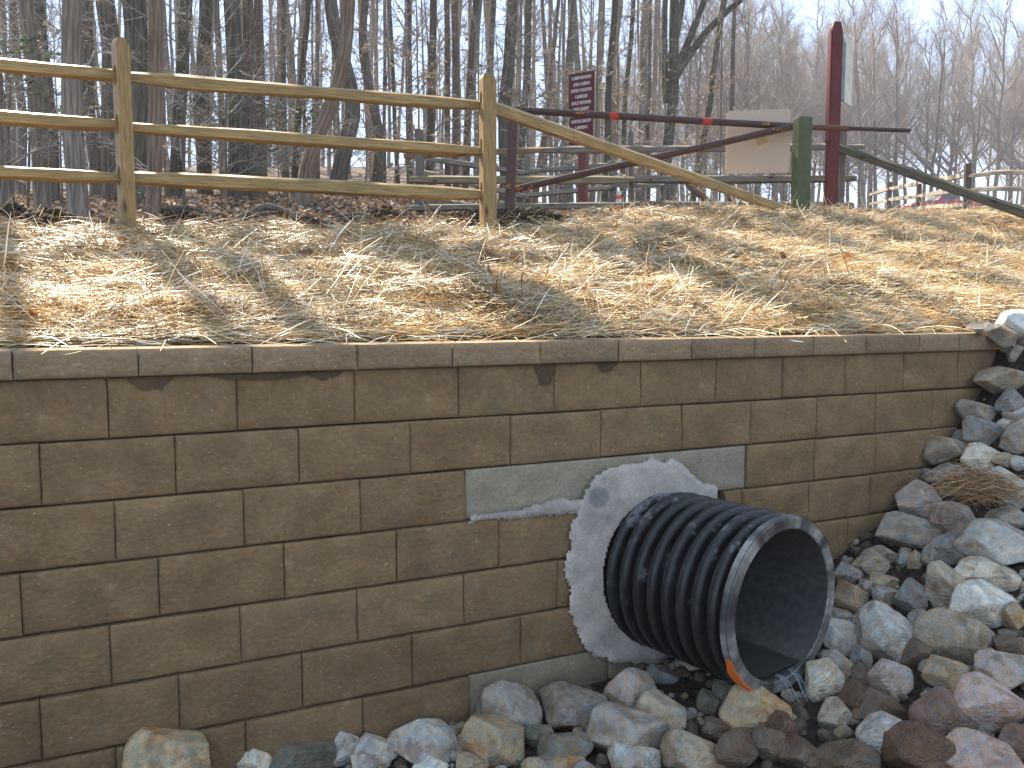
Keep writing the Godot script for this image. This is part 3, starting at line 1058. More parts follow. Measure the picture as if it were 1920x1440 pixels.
	# gravel
	for kind in 3:
		var count := 2600
		var buf := PackedFloat32Array()
		for k in count:
			var s := r.randf_range(-4.5, 5.4)
			var t := -r.randf_range(0.02, 3.6)
			var p := at_wall(s, t)
			p.y = bed(s, t) + r.randf_range(-0.01, 0.012)
			var x := Transform3D(Basis.from_euler(Vector3(r.randf() * TAU, r.randf() * TAU, r.randf() * TAU)).scaled(Vector3.ONE * r.randf_range(0.5, 1.7)), p)
			put(buf, x, Color(1, 1, 1) * r.randf_range(0.6, 1.1))
		var g := multi("gravel", rock_mesh(1, Vector3(0.024, 0.017, 0.02), [5, 9, 2][kind], r), M.rock, buf)
		tag(g, "gravel between the riprap stones", "", "", "stuff")


func put(buf: PackedFloat32Array, x: Transform3D, c: Color) -> void:
	var b := x.basis
	buf.append_array(PackedFloat32Array([b.x.x, b.y.x, b.z.x, x.origin.x, b.x.y, b.y.y, b.z.y, x.origin.y, b.x.z, b.y.z, b.z.z, x.origin.z, c.r, c.g, c.b, 1.0]))


func multi(called: String, m: Mesh, material: Material, buf: PackedFloat32Array) -> MultiMeshInstance3D:
	var mm := MultiMesh.new()
	mm.transform_format = MultiMesh.TRANSFORM_3D
	mm.use_colors = true
	mm.mesh = m
	mm.instance_count = buf.size() / 16
	mm.buffer = buf
	var o := MultiMeshInstance3D.new()
	o.name = numbered(called, self)
	o.multimesh = mm
	o.material_override = material
	add_child(o, true)
	return o


# ---------------------------------------------------------------- ground
func build_ground() -> void:
	var b := MB.new()
	var ts := []
	var t := 0.0
	while t < 160.0:
		ts.append(t)
		t += 0.06 + t * 0.035
	var n := 190
	for tt in ts:
		var reach: float = 9.0 + tt * 1.5
		for k in n + 1:
			var u := float(k) / n * 2.0 - 1.0
			var s: float = 1.5 + tt * 0.45 + reach * (u * 0.55 + 0.45 * u * u * u)
			var p := at_wall(s, tt + 0.02)
			p.y = bank(p.x, -p.z) - (0.015 if tt < 0.5 else 0.0)
			# earth below the straw, litter under the trees, thin grass on the right beyond the gate
			var earth := Color(0.30, 0.205, 0.085)
			var litter := Color(0.17, 0.115, 0.075) * (1.0 + 0.5 * lump.get_noise_2d(p.x * 2.0, p.z * 2.0))
			var soil := Color(0.075, 0.055, 0.04)
			var edge := 3.1 + smooth(-0.5, 2.5, p.x) * 1.2 + 0.2 * lump.get_noise_2d(p.x * 2.0 + 9.0, p.z)
			var col := earth.lerp(litter, smooth(edge - 0.1, edge + 0.15, tt))
			col = col.lerp(soil, smooth(edge, edge + 0.2, tt) * smooth(edge + 1.5, edge + 0.7, tt) * smooth(0.8, -0.3, p.x) * 0.8)
			col = col.lerp(Color(0.16, 0.15, 0.055), 0.6 * smooth(5.0, 7.0, tt) * smooth(22.0, 12.0, tt) * smooth(2.5, 5.0, p.x))
			var e: float = 0.05 + tt * 0.01
			var hx: float = bank(p.x + e, -p.z) - bank(p.x - e, -p.z)
			var hz: float = bank(p.x, -p.z - e) - bank(p.x, -p.z + e)
			b.vert(p, Vector3(-hx, 2.0 * e, -hz).normalized(), Vector2.ZERO, Color(col.r, col.g, col.b))
	for j in ts.size() - 1:
		for k in n:
			var q := j * (n + 1) + k
			b.tri(q, q + n + 1, q + 1)
			b.tri(q + 1, q + n + 1, q + n + 2)
	tag(obj("ground", b.mesh(), M.ground), "", "", "", "structure")
	# the stony bed in front of the wall
	var c := MB.new()
	var m := 150
	for j in 91:
		var tt := 0.02 - j * 0.1
		if j > 70:
			tt = -7.0 - (j - 70) * 1.5
		for k in m + 1:
			var s := -8.0 + k * 0.14
			var p := at_wall(s, tt)
			p.y = bed(s, tt) + 0.02 * fine.get_noise_2d(p.x * 5.0, p.z * 5.0)
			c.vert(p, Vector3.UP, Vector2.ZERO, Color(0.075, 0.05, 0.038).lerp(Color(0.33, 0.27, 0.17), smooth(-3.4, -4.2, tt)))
	for j in 90:
		for k in m:
			var q := j * (m + 1) + k
			c.tri(q, q + 1, q + m + 1)
			c.tri(q + 1, q + m + 2, q + m + 1)
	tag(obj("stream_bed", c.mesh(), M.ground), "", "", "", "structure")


func straw_mesh(bend: float, kink: float) -> ArrayMesh:
	var b := MB.new()
	var segs := 4
	var pts := []
	for k in segs + 1:
		var u := float(k) / segs - 0.5
		pts.append(Vector3(u, -bend * (u * u * 4.0 - 1.0) * 0.5, kink * u * absf(u)))
	var rad := [0.35, 0.5, 0.5, 0.45, 0.2]
	# flattened stem
	var first := 0
	for k in segs + 1:
		for q in [[0.5, 0.0], [0.0, 0.45], [-0.5, 0.0], [0.0, -0.2]]:
			var off: Vector3 = Vector3(0, q[1], q[0]) * 2.0 * float(rad[k]) * 0.0175
			b.vert(pts[k] + off, Vector3(0, q[1] + 0.2, q[0]).normalized(), Vector2.ZERO, Color.WHITE)
	for k in segs:
		for j in 4:
			var a := first + k * 4 + j
			var d := first + k * 4 + (j + 1) % 4
			b.tri(a, d, a + 4)
			b.tri(d, d + 4, a + 4)
	return b.mesh()


func straw_color(r: RandomNumberGenerator) -> Color:
	var q := r.randf()
	var c := Color(0.64, 0.43, 0.17)
	if q < 0.38:
		c = Color(0.70, 0.58, 0.36)
	elif q < 0.60:
		c = Color(0.52, 0.31, 0.105)
	elif q < 0.76:
		c = Color(0.80, 0.74, 0.60)
	elif q < 0.90:
		c = Color(0.24, 0.17, 0.10)
	return c * r.randf_range(0.95, 1.25)


func build_straw() -> void:
	var r := RandomNumberGenerator.new()
	r.seed = 404
	var shapes := [straw_mesh(0.04, 0.1), straw_mesh(0.14, -0.25), straw_mesh(-0.08, 0.35)]
	var flow := FastNoiseLite.new()
	flow.seed = 9
	flow.frequency = 0.9
	var total := [120000, 70000, 70000]
	for kind in 3:
		var buf := PackedFloat32Array()
		var made := 0
		while made < total[kind]:
			var t := 4.6 * pow(r.randf(), 1.3) + 0.04
			var s := r.randf_range(-2.6 - t * 0.3, 5.2 + t * 1.6)
			var p := at_wall(s, t)
			var f := -p.z
			if f < 0.8:
				continue
			var edge := 3.05 + smooth(-0.5, 2.5, p.x) * 1.25 + 0.3 * lump.get_noise_2d(p.x * 2.0 + 9.0, p.z)
			if t > edge and r.randf() > 0.04:
				continue
			var heap := lump.get_noise_2d(p.x * 4.0 + 77.0, p.z * 4.0)
			if heap < -0.25 and r.randf() < 0.55:
				continue
			var up := maxf(0.0, heap + 0.15) * 0.11 * smooth(0.35, 0.9, t) * smooth(4.2, 3.2, t) * r.randf()
			p.y = bank(p.x, f) + up + r.randf() * r.randf() * 0.05 * (0.15 + 0.85 * smooth(0.28, 0.6, t))
			if t < 0.30:
				# strands that have slipped on to the cap
				if r.randf() > 0.010 + 0.99 * smooth(0.21, 0.29, t) or s > 4.4:
					continue
				p.y = CAP_BOTTOM + 0.095 + r.randf() * 0.02 + smooth(0.15, 0.3, t) * 0.03 * r.randf()
			var yaw := flow.get_noise_2d(p.x, p.z) * 5.0 + r.randfn(0.0, 0.75) + 0.3
			var length := r.randf_range(0.12, 0.42)
			var tilt := r.randfn(0.0, 0.14) + 0.12 * heap
			if r.randf() < 0.03:
				tilt = r.randf_range(-0.9, 0.9)
				p.y += absf(sin(tilt)) * length * 0.3
			# strands near the cap lie along it; few hang over it
			if t > 0.2 and t < 0.5:
				var reach := absf(sin(yaw - WALL_TURN)) * length * 0.5
				if t - reach < 0.25 and r.randf() > 0.03:
					yaw = WALL_TURN + r.randfn(0.0, 0.15)
					length = minf(length, 0.2)
			var basis := Basis.from_euler(Vector3(r.randf_range(-0.5, 0.5), yaw, tilt))
			var thick := r.randf_range(0.14, 0.28) * (1.0 if r.randf() < 0.9 else 1.5)
			basis = basis * Basis.from_scale(Vector3(length, thick, thick))
			# older, darker wads and paler, fresher ones
			var wad := lump.get_noise_2d(p.x * 5.0 + 300.0, p.z * 5.0)
			var col := straw_color(r)
			if wad > 0.16:
				col = col * Color(1.0, 0.84, 0.58)
			elif wad < -0.22:
				col = col * Color(0.80, 0.74, 0.66)
			put(buf, Transform3D(basis, p), col)
			made += 1
		tag(multi("straw_mulch", shapes[kind], M.straw, buf), "loose golden straw mulch spread over the bank", "", "", "stuff")


func leaf_mesh() -> ArrayMesh:
	var b := MB.new()
	var rows := [[-0.5, 0.05, 0.0], [-0.2, 0.30, 0.05], [0.15, 0.27, 0.06], [0.5, 0.0, 0.0]]
	for q in rows:
		for e in [-1.0, 0.0, 1.0]:
			b.vert(Vector3(q[0], q[2] + absf(e) * 0.16 * q[1] * 2.0, e * q[1]), Vector3(0, 1, -e * 0.4).normalized(), Vector2.ZERO, Color.WHITE)
	for k in 3:
		for j in 2:
			var a := k * 3 + j
			b.tri(a, a + 3, a + 1)
			b.tri(a + 1, a + 3, a + 4)
	return b.mesh()


func build_litter(leaf: ArrayMesh) -> void:
	var r := RandomNumberGenerator.new()
	r.seed = 505
	var buf := PackedFloat32Array()
	for k in 60000:
		var f := 5.8 + 30.0 * pow(r.randf(), 2.0)
		var u := r.randf_range(-0.75, 0.75)
		var p := Vector3(u * f, 0.0, -f)
		var t := behind_wall(p.x, f)
		var edge := 3.15 + smooth(-0.5, 2.5, p.x) * 1.2
		if t < edge:
			continue
		p.y = bank(p.x, f) + 0.01 + r.randf() * 0.035
		var c := [Color(0.30, 0.20, 0.12), Color(0.22, 0.13, 0.08), Color(0.42, 0.30, 0.19), Color(0.36, 0.20, 0.09), Color(0.40, 0.34, 0.28)][r.randi() % 5] as Color
		var x := Basis.from_euler(Vector3(r.randfn(0, 0.5), r.randf() * TAU, r.randfn(0, 0.5))) * Basis.from_scale(Vector3.ONE * r.randf_range(0.05, 0.11))
		put(buf, Transform3D(x, p), c * r.randf_range(0.7, 1.2))
	tag(multi("leaf_litter", leaf, M.leaf, buf), "brown fallen leaves covering the forest floor", "", "", "stuff")
	# a few bright leaves on the straw
	buf = PackedFloat32Array()
	for k in 260:
		var t := r.randf_range(0.3, 3.9)
		var p := at_wall(r.randf_range(-2.5, 8.0), t)
		p.y = bank(p.x, -p.z) + r.randf_range(0.03, 0.075)
		var c := [Color(0.45, 0.17, 0.04), Color(0.30, 0.15, 0.08), Color(0.5, 0.36, 0.24)][r.randi() % 3] as Color
		put(buf, Transform3D(Basis.from_euler(Vector3(r.randfn(0, 0.5), r.randf() * TAU, r.randfn(0, 0.5))) * Basis.from_scale(Vector3.ONE * r.randf_range(0.05, 0.10)), p), c)
	tag(multi("scattered_leaves", leaf, M.leaf, buf), "orange and brown leaves scattered on the straw", "", "", "stuff")
	# clods of dug soil along the edge of the straw behind the near fence
	buf = PackedFloat32Array()
	for k in 8000:
		var band := clampf(r.randfn(0.55, 0.3), 0.0, 1.4)
		var s := r.randf_range(-1.6, 3.6)
		var p := at_wall(s, 3.08 + band)
		if p.x > 0.5:
			continue
		var mound := 0.16 * exp(-pow((band - 0.5) / 0.3, 2.0)) * (0.6 + 0.8 * lump.get_noise_2d(s * 3.0, 5.0))
		p.y = bank(p.x, -p.z) + maxf(mound, 0.0) * r.randf_range(0.3, 1.0)
		var g := r.randf_range(0.6, 1.5)
		put(buf, Transform3D(Basis.from_euler(Vector3(r.randf() * TAU, r.randf() * TAU, 0)) * Basis.from_scale(Vector3.ONE * r.randf_range(0.35, 1.25)), p), Color(0.24, 0.18, 0.13) * g)
	tag(multi("soil_clods", rock_mesh(2, Vector3(0.026, 0.02, 0.024), 5, r), M.rock, buf), "dark clods of dug soil along the forest edge", "", "", "stuff")
	# thin grass beyond the gate and a green tuft at the hinge post
	buf = PackedFloat32Array()
	var blade := straw_mesh(0.2, 0.1)
	for k in 9000:
		var f := r.randf_range(9.5, 22.0)
		var p := Vector3(f * r.randf_range(0.22, 0.72), 0, -f)
		p.y = bank(p.x, f) + 0.02
		var c := Color(0.20, 0.20, 0.06).lerp(Color(0.42, 0.34, 0.16), r.randf())
		put(buf, Transform3D(Basis.from_euler(Vector3(0, r.randf() * TAU, r.randf_range(0.5, 1.5))) * Basis.from_scale(Vector3(r.randf_range(0.05, 0.12), 0.2, 0.2)), p), c)
	var hp := Vector3(0.064, 2.470, -8.550)
	for k in 160:
		var p := hp + Vector3(r.randfn(0.03, 0.09), 0.02, r.randfn(0.05, 0.07))
		p.y = bank(p.x, -p.z) + 0.06
		put(buf, Transform3D(Basis.from_euler(Vector3(0, r.randf() * TAU, r.randf_range(0.5, 1.5))) * Basis.from_scale(Vector3(r.randf_range(0.12, 0.22), 0.25, 0.25)), p), Color(0.10, 0.19, 0.03))
	tag(multi("grass", blade, M.straw, buf), "thin green grass beyond the gate", "", "", "stuff")
	# the tuft of dry straw caught on the stones
	var tb := MB.new()
	var mid := Vector3(2.080, 0.811, -3.806)
	for k in 330:
		var a := r.randfn(2.75, 0.38)
		var p := mid + Vector3(r.randfn(0.0, 0.075), r.randfn(0.0, 0.035), r.randfn(0.03, 0.045))
		var d := Vector3(cos(a), 0.45 * sin(a) + 0.10, r.randfn(0.25, 0.3)).normalized() * r.randf_range(0.05, 0.14)
		var sag := Vector3.DOWN * r.randf_range(0.0, 0.03)
		tb.tube([p - d, p + Vector3.UP * 0.012, p + d + sag], [0.0012, 0.0016, 0.0008], 4, straw_color(r) * Color(0.62, 0.5, 0.42))
	tag(obj("straw_tuft", tb.mesh(), M.straw), "tuft of dry brown straw caught on the stones by the wall", "straw tuft")


# ---------------------------------------------------------------- rails, posts, pipes
# a split rail from p to q: uneven faces, worn edges, hewn ends
func rail_mesh(p: Vector3, q: Vector3, w: float, h: float, col: Color, sd: int, wave := 0.0035, taper := true) -> ArrayMesh:
	var b := MB.new()
	var d := (q - p).normalized()
	var side := d.cross(Vector3.UP).normalized()
	if side.z < 0.0:
		side = -side
	var up := side.cross(d)
	if up.y < 0.0:
		up = -up
	var n := 16
	var rings := []
	var roll := fine.get_noise_1d(sd * 13.0) * 0.25
	for k in n + 1:
		var u := float(k) / n
		var o := p.lerp(q, u)
		o += side * fine.get_noise_2d(u * 7.0, sd * 17.0) * wave * 2.0 + up * fine.get_noise_2d(u * 6.0, sd * 17.0 + 50.0) * wave * 2.0
		var e := 1.0
		if taper:
			e = lerpf(0.72, 1.0, smooth(0.0, 0.14, minf(u, 1.0 - u)))
		var hw := w / 2.0 * (1.0 + 0.18 * fine.get_noise_2d(u * 9.0, sd * 3.0 + 9.0)) * e
		var hh := h / 2.0 * (1.0 + 0.18 * fine.get_noise_2d(u * 9.0, sd * 3.0 + 29.0)) * e
		var c := 0.09 * minf(hw, hh)
		var ro := roll + 0.12 * fine.get_noise_2d(u * 4.0, sd)
		var s2 := side * cos(ro) + up * sin(ro)
		var u2 := up * cos(ro) - side * sin(ro)
		rings.append([o + s2 * hw + u2 * hh * 0.40, o + s2 * hw * 0.90 + u2 * hh * 0.47, o - s2 * hw * 0.45 + u2 * hh, o - s2 * (hw - c) + u2 * hh, o - s2 * hw + u2 * (hh - c), o - s2 * hw - u2 * (hh - c), o - s2 * (hw - c) - u2 * hh, o + s2 * (hw - c) - u2 * hh, o + s2 * hw - u2 * (hh - c)])
	b.loft(rings, col, 0.42)
	return b.mesh()


# a post with a mortise for each rail; the top is rounded over
func slotted_post(parent: Node3D, at: Vector3, turn: float, w: float, d: float, h: float, slots: Array, material: Material, round_side := 1.0) -> void:
	var post := CSGCombiner3D.new()
	post.name = numbered("post", parent)
	parent.add_child(post, true)
	post.position = at
	post.rotation.y = turn
	var body := CSGPolygon3D.new()
	body.name = "shaft"
	var o := PackedVector2Array([Vector2(-w / 2, -0.25), Vector2(w / 2, -0.25), Vector2(w / 2, h - 0.07)])
	for k in 7:
		var a := k / 6.0 * PI / 2.0
		o.append(Vector2(w / 2 - 0.6 * w * (1.0 - cos(a)), h - 0.07 + 0.07 * sin(a)))
	o.append(Vector2(-w / 2 + 0.1 * w, h))
	o.append(Vector2(-w / 2, h - 0.03))
	if round_side < 0.0:
		for k in o.size():
			o[k].x = -o[k].x
		o.reverse()
	body.polygon = o
	body.depth = d
	body.position.z = d / 2.0
	body.material = material
	post.add_child(body, true)
	for y in slots:
		var hole := CSGCylinder3D.new()
		hole.name = "mortise"
		hole.operation = CSGShape3D.OPERATION_SUBTRACTION
		hole.radius = 0.03
		hole.height = w * 2.0
		hole.sides = 14
		hole.rotation.z = PI / 2.0
		hole.scale = Vector3(2.1, 1.0, 1.0)
		hole.position = Vector3(0, y, 0)
		hole.material = material
		post.add_child(hole, true)


func build_near_fence() -> void:
	var f := thing("split_rail_fence", "new yellow split rail fence with two posts across the left half", "fence", Vector3(-2.453, 2.075, -5.450))
	f.position = Vector3.ZERO
	var new_wood := Color(0.37, 0.27, 0.112)
	M.post_wood.albedo_color = lin(0.36, 0.262, 0.115)
	var p1 := Vector3(-2.453, 2.084, -5.513)
	var p2 := Vector3(-0.186, 2.186, -6.677)
	var g1 := bank(p1.x, -p1.z)
	var g2 := bank(p2.x, -p2.z)
	p1.y = g1
	p2.y = g2
	var top1 := Vector3(-2.453, 3.282, -5.618)
	var top2 := Vector3(-0.177, 3.374, -6.781)
	var turn := -atan2(p1.z - p2.z, p2.x - p1.x)
	turn = atan2(p1.z - p2.z, p2.x - p1.x)
	slotted_post(f, p1, turn + 0.25, 0.082, 0.10, top1.y - p1.y, [Vector3(-2.453, 3.058, -5.599).y - g1, Vector3(-2.453, 2.759, -5.573).y - g1, Vector3(-2.453, 2.440, -5.545).y - g1], M.post_wood)
	slotted_post(f, p2, turn - 0.15, 0.105, 0.115, top2.y - p2.y, [Vector3(-0.186, 3.189, -6.765).y - g2, Vector3(-0.186, 2.840, -6.734).y - g2, Vector3(-0.186, 2.511, -6.705).y - g2], M.post_wood)
	# rails between the posts
	obj("rail", rail_mesh(Vector3(-2.459, 3.078, -5.601), Vector3(-0.206, 3.168, -6.763), 0.075, 0.092, new_wood, 1), M.wood, f)
	obj("rail", rail_mesh(Vector3(-2.459, 2.763, -5.573), Vector3(-0.206, 2.815, -6.732), 0.085, 0.085, new_wood * 1.05, 2), M.wood, f)
	obj("rail", rail_mesh(Vector3(-2.459, 2.444, -5.545), Vector3(-0.206, 2.486, -6.703), 0.075, 0.098, new_wood * 0.98, 3), M.wood, f)
	# rails running out of the picture on the left
	obj("rail", rail_mesh(Vector3(-2.455, 3.087, -5.621), Vector3(-3.924, 3.021, -4.692), 0.075, 0.092, new_wood * 1.1, 4), M.wood, f)
	obj("rail", rail_mesh(Vector3(-2.455, 2.777, -5.594), Vector3(-3.924, 2.709, -4.665), 0.10, 0.085, new_wood, 5), M.wood, f)
	obj("rail", rail_mesh(Vector3(-2.455, 2.440, -5.565), Vector3(-3.924, 2.395, -4.637), 0.095, 0.082, new_wood, 6), M.wood, f)
	# the end rail slopes from the post's top slot to the ground by the green post
	obj("sloping_rail", rail_mesh(Vector3(-0.166, 3.169, -6.783), Vector3(2.797, 2.534, -8.464), 0.07, 0.098, new_wood * 1.05, 7, 0.0, false), M.wood, f)


func pipe_obj(called: String, pts: Array, r: float, col: Color, parent: Node) -> void:
	var b := MB.new()
	var rad := []
	for p in pts:
		rad.append(r)
	b.tube(pts, rad, 16, col, true)
	obj(called, b.mesh(), M.steel, parent)


func build_gate() -> void:
	var g := thing("barrier_gate", "brown steel pipe barrier gate with two red reflective bands", "gate", Vector3.ZERO)
	var brown := Color(0.080, 0.050, 0.042)
	var foot := Vector3(-0.032, 2.567, -8.668)
	foot.y = bank(foot.x, -foot.z) - 0.1
	pipe_obj("hinge_post", [foot, Vector3(0.016, 3.569, -8.806)], 0.053, Color(0.10, 0.052, 0.043), g)
	var a := Vector3(0.011, 3.619, -8.890)
	var e := Vector3(3.080, 3.466, -8.998)
	pipe_obj("top_pipe", [a, a.lerp(e, 0.5), e], 0.035, brown, g)
	pipe_obj("extension_pipe", [e - (e - a).normalized() * 0.25, Vector3(4.126, 3.444, -9.046)], 0.021, brown * 0.8, g)
	pipe_obj("end_sleeve", [Vector3(2.970, 3.472, -8.998), Vector3(3.488, 3.462, -9.027)], 0.030, Color(0.14, 0.075, 0.04), g)
	var s0 := Vector3(0.011, 2.806, -8.799)
	var s1 := Vector3(2.913, 3.474, -8.958)
	pipe_obj("brace_pipe", [s0, s0.lerp(s1, 0.5), s1], 0.035, brown, g)
	# red tape
	for u in [[0.320, 0.350], [0.633, 0.663]]:
		pipe_obj("red_band", [a.lerp(e, u[0]), a.lerp(e, u[1])], 0.0362, Color(0.50, 0.055, 0.038), g)
	# flaking, rusted places
	var rust := Color(0.50, 0.22, 0.04)
	for q in [[a.lerp(e, 0.225), 0.016], [a.lerp(e, 0.845), 0.012], [s0.lerp(s1, 0.93), 0.02], [s0.lerp(s1, 0.005), 0.03], [Vector3(-0.016, 2.815, -8.709), 0.05]]:
		var b := MB.new()
		for k in 26:
			var d: Vector3 = Vector3(rng.randfn(0, 1.6), rng.randfn(0, 0.8), 1.0) * float(q[1])
			b.box(Transform3D(Basis.from_euler(Vector3(rng.randf(), rng.randf(), rng.randf())), q[0] + Vector3(d.x, d.y * 0.5, 0.034 + (0.018 if q[1] > 0.04 else 0.0) - absf(d.y) * 0.3)), Vector3(0.016, 0.009, 0.004) * rng.randf_range(0.5, 1.4), 0.0, rust * rng.randf_range(0.5, 1.3))
		obj("rust_patch", b.mesh(), M.plain, g).set_meta("kind", "stuff")
	# the board fixed behind the gate
	var c := Vector3(2.579, 3.348, -9.138)
	var t := thing("square_board", "tan square board seen from behind, fixed to the brown gate", "board", c, atan2(-c.x, -c.z) * 0.55)
	var h := 0.325
	var o := PackedVector2Array()
	for k in 4:
		for j in 5:
			var an := k * PI / 2.0 + j / 4.0 * PI / 2.0
			var corner := Vector2(1 if k in [0, 3] else -1, 1 if k in [0, 1] else -1) * (h - 0.03)
			o.append(corner + Vector2(cos(an), sin(an)) * 0.03)
	var b := MB.new()
	b.extrude(o, -0.008, 0.008, Color(0.47, 0.375, 0.28))
	obj("panel", b.mesh(), M.plain, t)
	b = MB.new()
	b.box(Transform3D(Basis.from_euler(Vector3(0, 0, 0.38)), Vector3(0.03, -0.0, 0.010)), Vector3(0.155, 0.125, 0.003), 0.001, Color(0.52, 0.42, 0.27))
	obj("sticker", b.mesh(), M.plain, t)
	b = MB.new()
	b.box(Transform3D(Basis.from_euler(Vector3(0, 0, 0.38)), Vector3(0.035, 0.012, 0.0135)), Vector3(0.115, 0.085, 0.003), 0.001, Color(0.43, 0.30, 0.16))
	obj("sticker_backing", b.mesh(), M.plain, t)
	for y in [0.29, -0.29]:
		b = MB.new()
		b.box(Transform3D(Basis(), Vector3(0.0, y, 0.0095)), Vector3(0.012, 0.06, 0.003), 0.001, Color(0.55, 0.46, 0.34))
		obj("slot_strip", b.mesh(), M.plain, t)
	# green post
	var gp := Vector3(2.852, 2.519, -8.563)
	gp.y = bank(gp.x, -gp.z)
	var gt := thing("green_post", "square moss green timber post at the gate's closing end", "post", gp, 0.18)
	b = MB.new()
	var hh := Vector3(2.852, 3.471, -8.647).y - gp.y
	b.box(Transform3D(Basis(), Vector3(0, hh / 2.0 - 0.1, 0)), Vector3(0.142, hh + 0.2, 0.142), 0.012, Color(0.090, 0.105, 0.047))
	obj("post_shaft", b.mesh(), M.paint, gt)
	# tall red post with its sign
	var rp := Vector3(3.470, 2.646, -9.427)
	rp.y = bank(rp.x, -rp.z)
	var rt := thing("red_post", "tall maroon painted timber post beside the green post", "post", rp, 0.04)
	b = MB.new()
	var rh := Vector3(3.470, 4.649, -9.603).y - rp.y
	var w := 0.056
	b.extrude(PackedVector2Array([Vector2(-w, -0.3), Vector2(w, -0.3), Vector2(w, rh - 0.12), Vector2(0.03, rh - 0.01), Vector2(0.01, rh), Vector2(-0.04, rh), Vector2(-w, rh - 0.05)]), -0.05, 0.05, Color(0.125, 0.030, 0.026))
	obj("post_shaft", b.mesh(), M.paint, rt)
	b = MB.new()
	b.box(Transform3D(Basis(), Vector3(-0.063, rh * 0.67, 0.0)), Vector3(0.014, rh * 0.58, 0.09), 0.005, Color(0.17, 0.05, 0.045))
	obj("side_batten", b.mesh(), M.paint, rt)
	var sp := Vector3(3.532, 4.273, -9.550)
	var st := thing("white_sign", "white sign seen almost edge on beside the red post's top", "sign", sp)
	st.rotation.y = -0.64 + PI / 2.0
	b = MB.new()
	b.box(Transform3D(Basis(), Vector3(0.30, 0.0, 0.0)), Vector3(0.60, 0.72, 0.012), 0.003, Color(0.68, 0.63, 0.50))
	obj("sign_panel", b.mesh(), M.paint, st)
	b = MB.new()
	b.extrude(PackedVector2Array([Vector2(0.0, -0.375), Vector2(0.235, -0.375), Vector2(0.235, 0.24), Vector2(0.0, 0.37)]), 0.008, 0.026, Color(0.17, 0.19, 0.17))
	obj("backing_strip", b.mesh(), M.paint, st)
	# the maroon notice on its own post in the woods
	var np := Vector3(0.957, 2.926, -11.761)
	np.y = bank(np.x, -np.z)
	var nt := thing("maroon_notice", "maroon notice with white lettering on a red brown post", "sign", np, -0.55)
	var nh := Vector3(0.957, 4.782, -11.924).y - np.y
	b = MB.new()
	b.box(Transform3D(Basis(), Vector3(0.0, nh / 2.0 - 0.1, -0.02)), Vector3(0.11, nh + 0.2, 0.11), 0.01, Color(0.17, 0.05, 0.035))
	obj("post_shaft", b.mesh(), M.paint, nt)
	var font := SystemFont.new()
	font.font_names = PackedStringArray(["Droid Serif"])
	font.font_weight = 700
	for q in [[nh - 0.30, 0.55, ["CAMPGROUND", "AND CABINS", "DUMP STATION", "CAMPERS", "ONLY BEYOND", "THIS POINT"]], [nh - 0.84, 0.49, ["YOUTH GROUP", "CAMPING"]]]:
		var sw := 0.40 if q[1] > 0.5 else 0.37
		var so := PackedVector2Array([Vector2(-sw / 2, -q[1] / 2), Vector2(sw / 2, -q[1] / 2), Vector2(sw / 2, q[1] / 2), Vector2(-sw / 2, q[1] / 2)])
		b = MB.new()
		b.extrude(so, 0.040, 0.052, Color(0.34, 0.28, 0.22), Transform3D(Basis(), Vector3(0, q[0], 0)))
		obj("sign_edge", b.mesh(), M.plain, nt)
		b = MB.new()
		for k in so.size():
			so[k] *= 0.965
		b.extrude(so, 0.053, 0.056, Color(0.095, 0.020, 0.022), Transform3D(Basis(), Vector3(0, q[0], 0)))
		obj("sign_face", b.mesh(), M.plain, nt)
		for k in q[2].size():
			var tm := TextMesh.new()
			tm.text = q[2][k]
			tm.font = font
			tm.font_size = 48
			tm.pixel_size = 0.00095
			tm.depth = 0.002
			tm.curve_step = 3.0
			var o2 := obj("lettering", tm, mat(lin(0.72, 0.66, 0.62), 0.7), nt)
			o2.scale.y = 1.25
			o2.scale.x = 0.85
			o2.position = Vector3(0.0, q[0] + q[1] / 2.0 - 0.075 - k * 0.082, 0.0585)


# ---------------------------------------------------------------- old fences further back
func round_post(parent: Node, at: Vector3, h: float, r: float, col: Color, sd: int) -> void:
	var b := MB.new()
	var rings := []
	for k in 7:
		var u := k / 6.0
		var o := at + Vector3(0.012 * fine.get_noise_2d(u * 40.0, sd * 9.0), -0.2 + u * (h + 0.2), 0.0)
		var ring := []
		for j in 8:
			var a := TAU * (j + 0.3) / 8.0
			var q := r * (1.0 + 0.2 * fine.get_noise_2d(j * 50.0, sd * 5.0 + u * 6.0))
			ring.append(o + Vector3(cos(a) * q, 0.0 if k < 6 else 0.02 * sin(a), sin(a) * q))
		rings.append(ring)
	b.loft(rings, col, 0.42)
	obj("post", b.mesh(), M.old_wood, parent)


